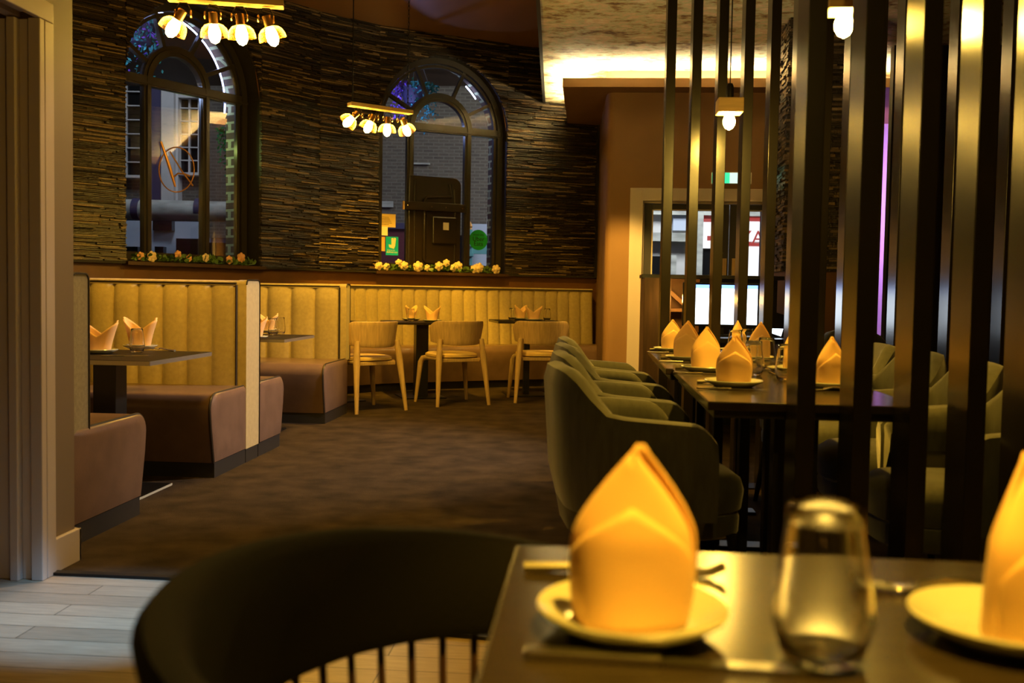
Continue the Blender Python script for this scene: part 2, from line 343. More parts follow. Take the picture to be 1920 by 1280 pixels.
# ---------------------------------------------------------------- the curved wall with its two arched windows
def xy(p): return Vector((p[0], p[1], 0))
pA, pB = xy(at(233, 492, 8.35)), xy(at(485, 500, 9.55))
pC, pD = xy(at(705, 508, 10.6)), xy(at(945, 512, 11.3))
pE = xy(at(1118, 520, 11.7)); p130 = xy(at(130, 490, 8.02))
bc = (pC - pB); nbc = Vector((bc.y, -bc.x, 0)).normalized(); pBC = (pB + pC) / 2 - nbc * 0.06
pL1 = p130 + Vector((-0.45, -1.3, 0)); pL2 = Vector((pL1.x - 0.05, 3.5, 0))
PLAN = [pL2, pL1, p130, pA, pB, pBC, pC, pD, pE]
WIN = {3: 1, 6: 2}
ZS, ZT, ZC, ZP = 1.235, 2.81, 3.80, 3.19          # stone foot, springing line, brown ceiling, plaster ceiling
class Seg:
    def __init__(s, P, Q):
        s.P = P; s.L = (Q - P).length; s.t = (Q - P) / s.L; s.n = Vector((s.t.y, -s.t.x, 0))
    def __call__(s, a, z, o=0.0): return s.P + s.t * a + s.n * o + Vector((0, 0, z))
SEG = [Seg(PLAN[i], PLAN[i + 1]) for i in range(len(PLAN) - 1)]
def arch_top(sg, a):
    r = sg.L / 2; return ZT + math.sqrt(max(0, r * r - (a - r) ** 2))
wall = M()
for i, sg in enumerate(SEG):
    if i in WIN:
        wall.add([sg(0, 0), sg(sg.L, 0), sg(sg.L, ZS), sg(0, ZS)], [(0, 1, 2, 3)])
        NA = 24
        for k in range(NA):
            a0, a1 = sg.L * k / NA, sg.L * (k + 1) / NA
            wall.add([sg(a0, arch_top(sg, a0)), sg(a1, arch_top(sg, a1)), sg(a1, ZC), sg(a0, ZC)], [(0, 1, 2, 3)])
    else:
        wall.add([sg(0, 0), sg(sg.L, 0), sg(sg.L, ZC), sg(0, ZC)], [(0, 1, 2, 3)])
S('wall_back', wall, 'wainscot')
stone = M(); rng = random.Random(3)
z = ZS
while z < ZC - 0.005:
    h = rng.uniform(0.010, 0.019)
    for i, sg in enumerate(SEG):
        if i == 0: continue
        spans = [(0, sg.L)]
        if i in WIN:
            r = sg.L / 2; zz = z + h / 2
            if zz < ZT: spans = []
            elif zz < ZT + r:
                hw = math.sqrt(r * r - (zz - ZT) ** 2); spans = [(0, r - hw), (r + hw, sg.L)]
        for a0, a1 in spans:
            a = a0 + 0.0
            while a < a1 - 0.004:
                b = min(a1, a + rng.uniform(0.06, 0.42))
                if a1 - b < 0.03: b = a1
                o = rng.uniform(0.022, 0.048) if rng.random() < 0.75 else rng.uniform(0.004, 0.058)
                tz = rng.uniform(-0.002, 0.002); o2 = o + rng.uniform(-0.006, 0.006); hh = min(h, ZC - z) * rng.uniform(0.66, 0.96)
                stone.add([sg(a, z, 0), sg(b, z, 0), sg(b, z + tz, o), sg(a, z - tz, o2), sg(a, z + hh, 0), sg(b, z + hh, 0), sg(b, z + hh + tz, o * .94), sg(a, z + hh - tz, o2 * .94)],
                          [(0, 1, 2, 3), (7, 6, 5, 4), (3, 2, 6, 7), (0, 3, 7, 4), (1, 5, 6, 2)])
                a = b + 0.0008
    z += h
S('wall_back_cladding', stone, 'stone')
# black edge trim where the stone stops, and the shelf line under it
tr = M(); sgE = SEG[-1]
tr.add([sgE(sgE.L - .05, ZS - .02, 0), sgE(sgE.L, ZS - .02, 0), sgE(sgE.L, ZS - .02, .08), sgE(sgE.L - .05, ZS - .02, .08), sgE(sgE.L - .05, ZP, 0), sgE(sgE.L, ZP, 0), sgE(sgE.L, ZP, .08), sgE(sgE.L - .05, ZP, .08)],
       [(3, 2, 1, 0), (4, 5, 6, 7), (0, 1, 5, 4), (1, 2, 6, 5), (2, 3, 7, 6), (3, 0, 4, 7)])
S('trim_1', tr, 'fascia')
tr = M()
for i, sg in enumerate(SEG):
    if i in (0,) or i in WIN: continue
    tr.hexa([sg(0, ZS - .022, 0), sg(sg.L, ZS - .022, 0), sg(sg.L, ZS - .022, .055), sg(0, ZS - .022, .055)], None, (0, 0, .018))
S('trim_2', tr, 'fascia')

def window(num, sg):
    r = sg.L / 2; GL = -0.22 if num == 1 else -0.14
    root = bpy.data.objects.new('window_%d' % num, None); COL.objects.link(root); root['kind'] = 'structure'
    def arc(rad, n=28, a0=0.0, a1=PI): return [(r - rad * math.cos(a0 + (a1 - a0) * k / n), ZT + rad * math.sin(a0 + (a1 - a0) * k / n)) for k in range(n + 1)]
    # inner reveal
    rv = M(); prof = [(0, ZS)] + arc(r) + [(sg.L, ZS)]
    for k in range(len(prof) - 1):
        (a, za), (b, zb) = prof[k], prof[k + 1]
        rv.add([sg(a, za, .02), sg(b, zb, .02), sg(b, zb, -.26), sg(a, za, -.26)], [(0, 1, 2, 3)])
    obj('reveal', rv, 'fascia', root)
    # frame: outer jambs and arch, transom, two mullions, inner arch, four glazing spokes
    fr = M()
    def band(path, wd, o0, o1):
        n = len(path)
        for k in range(n - 1):
            (a, za), (b, zb) = path[k], path[k + 1]
            def off(idx):
                pa = path[max(0, idx - 1)]; pb = path[min(n - 1, idx + 1)]
                tx, tz = pb[0] - pa[0], pb[1] - pa[1]; l = math.hypot(tx, tz); return (-tz / l * wd / 2, tx / l * wd / 2)
            oa, ob = off(k), off(k + 1)
            q = [(a + oa[0], za + oa[1]), (b + ob[0], zb + ob[1]), (b - ob[0], zb - ob[1]), (a - oa[0], za - oa[1])]
            fr.prism(q, lambda x, y, t: sg(x, y, t), o0, o1)
    band([(0.03, ZS)] + [(x, y) for x, y in arc(r - .03)] + [(sg.L - .03, ZS)], .06, GL - .03, GL + .05)
    band([(0.085, ZS + .05)] + [(x, y) for x, y in arc(r - .085)] + [(sg.L - .085, ZS + .05)], .03, GL - .02, GL + .025)
    band([(0, ZT), (sg.L, ZT)], .085, GL - .03, GL + .045); band([(0, ZT - .02), (sg.L, ZT - .02)], .02, GL - .03, GL + .06)
    band([(0, ZS + .045), (sg.L, ZS + .045)], .09, GL - .03, GL + .05)
    rm = r * (0.43 if num == 1 else 0.45); rc_ = r - (.05 if num == 1 else 0)
    for mx in (rc_ - rm, rc_ + rm):
        band([(mx, ZS), (mx, ZT)], .075, GL - .03, GL + .03); band([(mx, ZS), (mx, ZT)], .03, GL, GL + .05)
    ia = [(x + rc_ - r, y) for x, y in arc(rm)]
    band(ia, .09, GL - .03, GL + .035); band(ia, .03, GL, GL + .05)
    for a in (28, 66, 114, 152):
        a = math.radians(a); c, s_ = math.cos(a), math.sin(a)
        band([(rc_ - c * rm, ZT + s_ * rm), (r - c * (r - .03), ZT + s_ * (r - .03))], .035, GL - .02, GL + .03)
    obj('window_frame', fr, 'frame', root)
    pn = M(); ap = arc(r - .02, 24)
    v = [sg(.02, ZS, GL), sg(sg.L - .02, ZS, GL)] + [sg(x, y, GL) for x, y in reversed(ap)]
    pn.add(v, [tuple(range(len(v)))]); obj('pane', pn, 'pane', root)
    sl = M(); sl.hexa([sg(-.02, ZS - .03, -.17), sg(sg.L + .02, ZS - .03, -.17), sg(sg.L + .02, ZS - .03, .085), sg(-.02, ZS - .03, .085)], None, (0, 0, .03))
    obj('window_sill', sl, 'darkwood', root)
    # outer brick reveal seen through the glass
    ob = M(); prof = [(-.02, 0.6)] + arc(r + .02) + [(sg.L + .02, 0.6)]
    for k in range(len(prof) - 1):
        (a, za), (b, zb) = prof[k], prof[k + 1]
        ob.add([sg(a, za, -.26), sg(b, zb, -.26), sg(b, zb, -.50), sg(a, za, -.50)], [(0, 1, 2, 3)])
    obj('outer_reveal', ob, 'xquoin', root)
    nt = thing('neon_strip', ['blue-white neon strip curving along the arch outside the window beside the booths', 'blue-white neon strip along the arch outside the window above the far banquette'][num - 1], 'neon strip', (0, 0, 0), 0, 'neon strips outside the windows')
    tb = M(); tb.tube([sg(x, y, -.47) for x, y in (arc(r - .02, 30, 0.02, PI + .12) if num == 1 else arc(r - .02, 8, 2.25, 2.5))], .008, 6)
    obj('tube', tb, 'neon', nt)
    return root
window(1, SEG[3]); window(2, SEG[6])
W1, W2 = SEG[3], SEG[6]

# ---------------------------------------------------------------- floor, ceilings, other walls
EDGE = [(-6, 3.36), (-1.45, 3.36), (-1.15, 3.26), (-0.8, 3.06), (-0.5, 2.93), (-0.2, 2.89), (4.5, 2.89)]
fl = M(); n = len(EDGE)
fl.add([(x, y, 0) for x, y in EDGE] + [(x, -1.6, 0) for x, y in EDGE], [(i, i + 1, n + i + 1, n + i) for i in range(n - 1)]); S('floor', fl, 'boards')
ca = M(); ca.add([(x, y, 0.004) for x, y in EDGE] + [(x, 13.5, 0.004) for x, y in EDGE], [(i, i + 1, n + i + 1, n + i) for i in range(n - 1)]); S('floor_carpet', ca, 'carpet')
th = M()
for i in range(n - 1): th.bar((EDGE[i][0], EDGE[i][1], .006), (EDGE[i + 1][0], EDGE[i + 1][1], .006), .035, .01)
S('trim_3', th, 'iron')
e0, e1 = atz(1018, 195, ZP), atz(1005, 0, ZP); ed = (e0 - e1).normalized()
far, near = e0 + ed * 1.2, e1 - ed * 9.5
ce = M(); ce.add([(-6.5, -1.6, ZC), (near.x + .02, -1.6, ZC), (near.x + .02, near.y, ZC), (far.x + .02, far.y, ZC), (far.x, 13.5, ZC), (-6.5, 13.5, ZC)], [(0, 1, 2, 3, 4, 5)]); S('ceiling', ce, 'ceil')
pc = M(); pc.add([(near.x, near.y, ZP), (4.5, near.y, ZP), (4.5, 13.5, ZP), (far.x, 13.5, ZP), (far.x, far.y, ZP)], [(0, 1, 2, 3, 4)]); S('ceiling_plaster', pc, 'plaster')
fa = M(); fa.add([(near.x, near.y, ZP - .012), (far.x, far.y, ZP - .012), (far.x, far.y, ZC), (near.x, near.y, ZC), (near.x + .03, near.y, ZP - .012), (far.x + .03, far.y, ZP - .012), (far.x + .03, far.y, ZC), (near.x + .03, near.y, ZC)],
                   [(0, 1, 2, 3), (7, 6, 5, 4), (0, 4, 5, 1)]); S('trim_4', fa, 'fascia')
# left wall with the doorway
XL = -1.9
wl = M(); wl.box(XL - .5, XL, 3.30, 3.53, 0, ZC); wl.box(XL - .5, XL, -1.6, 3.30, 2.0, ZC); wl.box(XL - .5, XL, -1.6, 2.35, 0, 2.0); wl.box(-4.9, XL - .5, 3.40, 3.53, 0, ZC)
S('wall_left', wl, 'taupe')
tb = M(); tb.box(XL, XL + .022, 3.308, 3.365, 0, 1.93); tb.box(XL, XL + .022, 2.3, 3.365, 1.931, 2.0)
for (x0, x1, y) in ((XL - .02, XL + .022, 3.275), (XL - .06, XL - .02, 3.29), (XL - .09, XL - .06, 3.262), (XL - .16, XL - .09, 3.283), (XL - .5, XL - .16, 3.27)): tb.box(x0, x1, y, 3.305, 0, 1.93)
tb.box(XL - .5, XL - .001, 2.35, 3.3, 1.955, 2.0); tb.box(XL - .10, XL - .06, 2.35, 3.3, 1.935, 1.96)
S('trim_5', tb, 'cream', bevel=.003)
dl = M(); dl.box(XL - .47, XL - .43, 2.36, 3.27, 0.01, 1.95); S('door_1', dl, 'darkwood')
bb = M(); bb.box(XL, XL + .018, 3.365, 3.548, 0.0, .125); bb.box(XL - .6, XL + .018, 3.53, 3.548, 0.0, .125)
S('baseboard_left', bb, 'cream', bevel=.004)
# back and right walls of the room behind and beside the camera
rw = M(); rw.box(4.5, 4.6, -1.6, 13.5, 0, ZC); S('wall_right', rw, 'doorwall')
bw = M(); bw.box(-6.5, 4.6, -1.7, -1.6, 0, ZC); S('wall_front', bw, 'taupe')
# wall with the double door, its rounded return, and the dropped bulkhead with the cove
dw0 = at(1137, 300, 9.76); YD = dw0.y; XD = dw0.x
c0, c1 = at(1182, 352, 9.72), at(1205, 376, 9.72); xs = at(1365.5, 450, 9.78).x; xr = at(1447, 450, 9.76).x; zt = c1.z; zc = c0.z; xl = c1.x
XW = at(1640, 300, 9.76).x
wd = M(); R_ = 0.07
ret = [(pE.x - .05, pE.y + .12), (pE.x + .004, pE.y - .01), (XD - .012, YD + R_ + .1)] + [(XD + R_ - R_ * math.cos(a), YD + R_ - R_ * math.sin(a)) for a in [PI / 2 * k / 6 for k in range(7)]] + [(xl - .05, YD)]
for i in range(len(ret) - 1): wd.add([(*ret[i], 0), (*ret[i + 1], 0), (*ret[i + 1], ZP), (*ret[i], ZP)], [(0, 1, 2, 3)])
wd.add([(xl - .05, YD, zt + .03), (xr + .05, YD, zt + .03), (xr + .05, YD, ZP), (xl - .05, YD, ZP)], [(0, 1, 2, 3)])
wd.add([(xr + .05, YD, 0), (XW, YD, 0), (XW, YD, ZP), (xr + .05, YD, ZP)], [(0, 1, 2, 3)])
wd.add([(XW, YD, 0), (XW, 13.4, 0), (XW, 13.4, ZP), (XW, YD, ZP)], [(0, 1, 2, 3)])
S('wall_door', wd, 'doorwall', merge=True)
cs = M()
cs.box(c0.x, xl, YD - .022, YD, 0, zc); cs.box(xl, xr, YD - .022, YD, zt, zc); cs.box(xr, xr + (xl - c0.x), YD - .022, YD, 0, zc)
cs.box(xl - .012, xl + .004, YD - .034, YD + .16, 0, zt); cs.box(xr - .004, xr + .012, YD - .034, YD + .16, 0, zt); cs.box(xl, xr, YD - .034, YD + .16, zt - .004, zt + .012)
cs.box(xl, xl + .022, YD + .03, YD + .12, 0, zt); cs.box(xl, xr, YD + .03, YD + .12, zt - .022, zt)
S('trim_6', cs, 'cream', bevel=.003)
d2 = bpy.data.objects.new('door_2', None); COL.objects.link(d2); d2['kind'] = 'structure'
def leaf(x0, x1, g0, g1, zg):
    m = M(); y0, y1 = YD + .06, YD + .105
    m.box(x0, g0, y0, y1, .01, zt - .024); m.box(g1, x1, y0, y1, .01, zt - .024); m.box(g0, g1, y0, y1, zg, zt - .024); m.box(g0, g1, y0, y1, .01, .35)
    o = obj('door_leaf', m, 'doorgrey', d2, bevel=.003)
    b = M()
    for q in ((g0, g0 + .012, .35, zg), (g1 - .012, g1, .35, zg)): b.box(q[0], q[1], y0 - .004, y1, q[2], q[3])
    b.box(g0, g1, y0 - .004, y1, zg - .012, zg); obj('glazing_bead', b, 'cream', o)
    p = M(); p.add([(g0, y0 + .02, .35), (g1, y0 + .02, .35), (g1, y0 + .02, zg), (g0, y0 + .02, zg)], [(0, 1, 2, 3)]); obj('pane', p, 'doorpane', o)
zg = at(1250, 393, 9.83).z
l1 = leaf(xl + .024, xs - .003, at(1221, 450, 9.82).x, at(1345, 450, 9.82).x, zg)
l2 = leaf(xs + .003, xr - .024, at(1386, 450, 9.82).x, at(1426, 450, 9.82).x, zg)
for px in (1355.5, 1374):
    m = M(); q = at(px, 505, 9.8); m.box(q.x - .022, q.x + .022, YD + .05, YD + .062, q.z - .22, q.z + .105); obj('push_plate', m, 'beech', d2)
# bulkhead
bl = at(1055, 146, 9.53); ZB0, ZB1, ZLIP = 2.98, 3.04, bl.z
YB, XB = bl.y, bl.x
bk = M(); bk.box(XB, 4.5, YB, 13.2, ZB0, ZB1)
bk.box(XB, 4.5, YB, YB + .015, ZB1, ZLIP); bk.box(XB, XB + .015, YB, 11.9, ZB1, ZLIP)
S('ceiling_bulkhead', bk, 'doorwall')
led = thing('cove_light', 'warm white cove light strip hidden behind the lip of the brown bulkhead', 'light strip')
m = M(); m.box(XB + .05, 4.4, YB + .07, YB + .10, ZB1 + .001, ZB1 + .012); obj('front_strip', m, 'led', led)
m = M(); m.box(XB + .05, XB + .08, YB + .12, 11.2, ZB1 + .001, ZB1 + .012); obj('side_strip', m, 'led', led)
# stone clad pier beyond the slats
q0, q1, q2 = at(1480, 300, 7.8), at(1640, 300, 7.8), at(1460, 300, 8.25)
PX0, PX1, PY0, PY1 = q0.x, q1.x, q0.y, q2.y + .05
pr = M(); pr.box(PX0, PX1, PY0, PY1, 0, ZP); S('wall_pier', pr, 'wainscot')
ps = M(); z = ZS
while z < ZP - .01:
    h = rng.uniform(.013, .023)
    for (P, Q) in (((PX0, PY1), (PX0, PY0)), ((PX0, PY0), (PX1, PY0))):
        sg = Seg(Vector((*P, 0)), Vector((*Q, 0))); a = 0
        while a < sg.L - .004:
            b = min(sg.L, a + rng.uniform(.05, .2)); o = rng.uniform(.012, .04); hh = min(h, ZP - z) * .92
            ps.add([sg(a, z, 0), sg(b, z, 0), sg(b, z, o), sg(a, z, o), sg(a, z + hh, 0), sg(b, z + hh, 0), sg(b, z + hh, o), sg(a, z + hh, o)],
                   [(0, 1, 2, 3), (7, 6, 5, 4), (3, 2, 6, 7), (0, 3, 7, 4), (1, 5, 6, 2)])
            a = b + .002
    z += h
S('wall_pier_cladding', ps, 'stone')
pw = M(); pw.box(1.9, 4.5, 11.5, 11.6, 0, ZP); S('wall_corner', pw, 'purplewall')
v0 = at(1666, 400, 8.6)
dk = M(); dk.box(v0.x, 4.5, v0.y, v0.y + .1, 0, ZP); S('wall_mask', dk, 'fascia')  # added dark sheet that hides the violet wall beyond its sliver

# ---------------------------------------------------------------- street outside
gr = M(); gr.add([(-30, 11.8, -.15), (30, 11.8, -.15), (30, 40, -.15), (-30, 40, -.15)], [(0, 1, 2, 3)])
gr.add([(-30, 3.6, -.16), (-5.2, 3.6, -.16), (-5.2, 12, -.16), (-30, 12, -.16)], [(0, 1, 2, 3)]); S('street', gr, 'xroad')
def pbox(m, px0, px1, py0, py1, d, dep, pad=0):     # a box whose face fills a pixel rectangle at distance d and goes dep metres back
    a, b = at(px0, py1, d), at(px1, py0, d); c = at(px0, py0, d)
    v = [at(px0, py1, d), at(px1, py1, d), at(px1, py0, d), at(px0, py0, d)]
    x0, x1 = (v[0] + v[3]) / 2, (v[1] + v[2]) / 2
    z0, z1 = (v[0].z + v[1].z) / 2, (v[2].z + v[3].z) / 2
    q = [Vector((x0.x, x0.y, z0)), Vector((x1.x, x1.y, z0)), Vector((x1.x, x1.y, z0)) + F0 * dep, Vector((x0.x, x0.y, z0)) + F0 * dep]
    m.hexa(q, None, (0, 0, z1 - z0)); return m
b1 = thing('street_building', 'dark brick house with white pilaster and sash windows beyond the booth window', 'building')
D = 16.0
obj('facade', pbox(M(), 120, 520, -300, 380, D + .3, .4), 'xbrick', b1)
obj('pilaster', pbox(M(), 302, 326, -300, 376, D, .5), 'xwhite', b1)
obj('pilaster', pbox(M(), 330, 334, -300, 376, D + .1, .4), 'xwhite', b1)
obj('downpipe', pbox(M(), 284, 301, -300, 376, D + .05, .3), 'xblue', b1)
def sash(px0, px1, py0, py1, cols, rows):
    s_ = obj('sash_window', pbox(M(), px0, px1, py0, py1, D + .25, .1), 'xglass', b1)
    m = M()
    for k in range(cols + 1):
        x = px0 + (px1 - px0) * k / cols; pbox(m, x - 1.3, x + 1.3, py0, py1, D + .2, .06)
    for k in range(rows + 1):
        y = py0 + (py1 - py0) * k / rows; pbox(m, px0, px1, y - 1, y + 1, D + .2, .06)
    pbox(m, px0 - 3, px1 + 3, py1 - 2, py1 + 3, D + .1, .2)
    obj('glazing_bars', m, 'xwhite', s_)
sash(337, 372, 98, 180, 2, 3); sash(337, 372, 178, 325, 2, 6); sash(236, 272, 145, 330, 1, 7)
cr = M(); a, b = at(232, 392, D - .6), at(440, 397, D - .6); cr.tube([a, (a + b) / 2, b], .155, 16); obj('cornice', cr, 'xgrey', b1, smooth=True)
for px in (258, 375):
    a, b = at(px - 7, 392, D - .6), at(px + 6, 392.5, D - .6); bn = M(); bn.tube([a, b], .168, 16); obj('pipe_band', bn, 'xblue', b1, smooth=True)
sf = M(); pbox(sf, 225, 450, 415, 520, D + .1, .3); obj('shopfront', sf, 'xpale', b1)
for q_ in ((286, 322, 412, 432), (330, 372, 447, 520), (236, 258, 462, 520), (290, 306, 462, 474), (390, 450, 455, 520)): obj('shop_window', pbox(M(), *q_, D - .05, .2), 'xglass', b1)
sd = M(); pbox(sd, 391, 440, 415, 446, D - .02, .2); obj('shop_pier', sd, 'xbrick', b1)
b2 = thing('street_building', 'plain dark brick house across the street beyond the window above the far banquette', 'building')
D2 = 16.5
obj('facade', pbox(M(), 600, 1010, -200, 440, D2, .4), 'xbrick', b2)
obj('window_shade', pbox(M(), 828, 856, 100, 128, D2 - .05, .2), 'xglass', b2); obj('lintel', pbox(M(), 772, 806, 305, 308, D2 - .05, .2), 'xgrey', b2); obj('vent_panel', pbox(M(), 708, 737, 377, 388, D2 - .05, .2), 'xgrey', b2)
obj('shopfront', pbox(M(), 640, 770, 428, 560, D2 - .3, .5), 'xmaroon', b2); obj('fascia', pbox(M(), 640, 770, 417, 428, D2 - .35, .5), 'xblue', b2)
pt = thing('street_railing', 'turquoise painted railing and post with a gold finial in the street beyond the round sticker', 'railing')
m = M(); pbox(m, 868, 955, 455, 476, 15.2, .1); pbox(m, 868, 955, 440, 446, 15.2, .1); obj('rail', m, 'xteal', pt)
m = M(); pbox(m, 876, 885, 430, 540, 15.1, .12); pbox(m, 872, 888, 456, 461, 15.05, .2); pbox(m, 873, 887, 474, 480, 15.05, .2); obj('post', m, 'xteal', pt)
m = M(); c = at(882, 424, 15.15); m.lathe([(0, .075), (.022, .03), (.034, 0), (.022, -.03), (.03, -.05), (0, -.055)], 12, Matrix.Translation(c)); obj('finial', m, 'gold', pt)
pl = M(); pbox(pl, 912, 926, 405, 540, 15.6, .3); obj('pier', pl, 'xgrey', pt)
lb = M(); pbox(lb, 866, 960, 420, 520, 16.2, .1); obj('low_wall', lb, 'xpale', pt)
b3 = thing('street_building', 'pale grey house front across the street seen through the glazed double door', 'building')
D3 = 17.0
obj('facade', pbox(M(), 1150, 1520, 300, 780, D3, .4), 'xwhite', b3)
m = M(); pbox(m, 1200, 1300, 436, 452, D3 - .3, .5); pbox(m, 1200, 1520, 392, 404, D3 - .2, .4); obj('cornice', m, 'xgrey', b3)
m = M(); pbox(m, 1304, 1318, 395, 520, D3 - .25, .4); pbox(m, 1255, 1268, 478, 520, D3 - .1, .2); obj('pillar', m, 'xgrey', b3)
for q_ in ((1216, 1240, 480, 520), (1316, 1345, 462, 520)): obj('shop_window', pbox(M(), *q_, D3 - .05, .2), 'xglass', b3)
m = M(); pbox(m, 1262, 1290, 402, 432, D3 - .1, .3); obj('shutter_box', m, 'xpale', b3)
sn = thing('shop_sign', 'lit white shop sign with red letters ZA seen through the narrow door leaf', 'sign')
obj('panel', pbox(M(), 1383, 1440, 415, 452, D3 - .12, .1), 'signwhite', sn)
m = M(); pbox(m, 1383, 1440, 408, 415, D3 - .13, .12); pbox(m, 1383, 1440, 455, 461, D3 - .13, .12); obj('border', m, 'signred', sn)
obj('lower_panel', pbox(M(), 1383, 1440, 462, 520, D3 - .12, .1), 'signwhite', sn)
c = at(1410, 446, D3 - .14); t = text('lettering', 'ZA', .32, 'signred', sn, c, (PI / 2, 0, YAW), .004)
s2 = thing('shop_sign', 'lit white and red hanging sign seen through the wide door leaf', 'sign')
obj('panel', pbox(M(), 1315, 1336, 416, 465, D3 - .12, .1), 'signwhite', s2)
m = M(); pbox(m, 1313, 1338, 410, 416, D3 - .13, .12); pbox(m, 1326, 1337, 442, 451, D3 - .13, .12); obj('border', m, 'signred', s2)

# hanging baskets outside the windows
def basket(px, py, d, label, mats, rad=.22, ropes=True):
    c = at(px, py, d); t = thing('hanging_basket', label, 'hanging basket', c, 0, 'hanging baskets outside the windows')
    rg = random.Random(int(px))
    m = M(); m.lathe([(.001, -.17), (rad * .55, -.17), (rad * .8, 0), (rad * .84, .02), (rad * .78, .02), (.001, -.02)], 20); obj('pot', m, 'xblue', t, smooth=True)
    for mi, (mt, cnt, a0, a1) in enumerate(mats):
        m = M()
        for k in range(cnt):
            a = rg.uniform(a0, a1); L = rg.uniform(.0, 1.0); rr = rad * (rg.uniform(.7, 1.25)); zz = .06 - L * .55 * rg.random()
            p = Vector((math.cos(a) * rr, math.sin(a) * rr, zz)); q = Vector((rg.uniform(-1, 1), rg.uniform(-1, 1), rg.uniform(-1.2, .6))).normalized() * rg.uniform(.03, .065)
            s_ = q.cross(Vector((rg.uniform(-1, 1), rg.uniform(-1, 1), rg.uniform(-1, 1)))).normalized() * .013
            m.add([p, p + q * .5 + s_, p + q, p + q * .5 - s_], [(0, 1, 2, 3)])
        obj(['foliage', 'blossom'][min(mi, 1)], m, mt, t)
    if ropes:
        for a in (.3, 1.9, 3.5, 5.1):
            m = M(); m.tube([(math.cos(a) * rad * .82, math.sin(a) * rad * .82, .02), (0, 0, .52)], .006, 5); obj('rope', m, 'xpale', t)
    return t
basket(778, 168, 12.0, 'hanging basket with violet and turquoise trailing plants outside the arched window', [('leafteal', 420, -1.6, 1.7), ('violet', 240, 1.9, 4.3)])
basket(262, 48, 9.9, 'hanging basket of teal and violet plants at the edge of the booth window', [('leafteal', 380, -1.6, 3.0), ('violet', 110, 0.0, 6.2)], .19)
basket(446, 252, 10.6, 'hanging basket of bright green trailing plants outside the booth window', [('leafgreen', 420, 0, 6.28)], .17)
light('neon_glow', 'POINT', W2(.55, 2.95, -.9), 9, (0.35, 0.45, 1.0), shadow_soft_size=.05)
light('neon_glow', 'POINT', W1(.35, 2.95, -.9), 14, (0.45, 0.6, 1.0), shadow_soft_size=.05)
light('green_glow', 'POINT', W1(1.1, 2.4, -.62), 2.2, (0.75, 1.0, 0.25), shadow_soft_size=.03)

# ---------------------------------------------------------------- things at the windows
def wframe(sg, a, z, o, name, label, cat, group=None):    # an Empty in the plane of a window: local x along it, y out of the room, z up
    t = thing(name, label, cat, sg(a, z, o), math.atan2(sg.t.y, sg.t.x), group); return t
def onwin(sg, px, py, o):                                  # where the sight line at a pixel meets the window plane
    r = ray(px, py); P = sg(0, 0, o); k = (P - CAM).dot(sg.n) / r.dot(sg.n); p = CAM + r * k
    return (p - P).dot(sg.t), p.z
def sheet(sg, x0, x1, y0, y1, mat, name, label, cat, o=-.128, group=None, rnd=False, flat=True):
    a0, z1 = onwin(sg, x0, y0, o); a1, _ = onwin(sg, x1, y0, o); _, z0 = onwin(sg, x0, y1, o)
    t = wframe(sg, (a0 + a1) / 2, (z0 + z1) / 2, o, name, label, cat, group); w_, h_ = (a1 - a0) / 2, (z1 - z0) / 2
    m = M()
    if rnd: m.prism([(w_ * math.cos(2 * PI * k / 32), w_ * math.sin(2 * PI * k / 32)) for k in range(32)], lambda x, y, tt: Vector((x, tt, y)), 0, .0015)
    else: m.box(-w_, w_, 0, .0015, -h_, h_)
    obj('sheet', m, mat, t); return t, w_, h_
t, w_, h_ = sheet(W2, 710, 742, 400, 425, 'paper', 'notice', 'yellow paper notice stuck on the window glass above the receipt', 'notice')
m = M()
for k in range(6): m.box(-w_ * .75, w_ * (.2 + .09 * (k % 5)), -.001, 0, h_ * (.5 - .22 * k) - .002, h_ * (.5 - .22 * k) + .002)
obj('print', m, 'darkwood', t)
sheet(W2, 714.5, 727, 424, 441, 'paperw', 'receipt', 'small white receipt stuck on the glass under the yellow notice', 'receipt', -.126)
sheet(W2, 703, 722, 443, 470, 'papero', 'notice', 'orange paper sheet on the glass at the left edge of the window', 'notice', -.127)
t, w_, h_ = sheet(W2, 723.5, 747, 443, 478, 'teal', 'sticker', 'teal rectangular delivery sticker with a cream emblem on the glass', 'sticker')
m = M(); pol = [(-.55, .05), (-.1, -.02), (-.12, .72), (.22, .75), (.24, .3), (.34, .78), (.62, .72), (.5, -.1), (.3, -.42), (-.45, -.28)]
m.prism([(x * w_, y * h_ + h_ * .12) for x, y in pol], lambda x, y, tt: Vector((x, tt, y)), -.001, 0); obj('emblem', m, 'creamink', t)
text('lettering', 'deliveroo', w_ * .46, 'creamink', t, (0, -.001, -h_ * .66), (PI / 2, 0, 0)); text('lettering', 'find us on', w_ * .3, 'creamink', t, (-w_ * .15, -.001, -h_ * .45), (PI / 2, 0, 0))
t, w_, h_ = sheet(W2, 880, 914.5, 431, 467, 'green', 'sticker', 'round green sticker with black lettering on the right glass of the arched window', 'sticker', rnd=True)
text('lettering', 'Uber', w_ * .62, 'blackink', t, (0, -.001, w_ * .08), (PI / 2, 0, 0)); text('lettering', 'Eats', w_ * .62, 'blackink', t, (0, -.001, -w_ * .38), (PI / 2, 0, 0)); text('lettering', 'ORDER WITH', w_ * .2, 'blackink', t, (0, -.001, w_ * .48), (PI / 2, 0, 0))
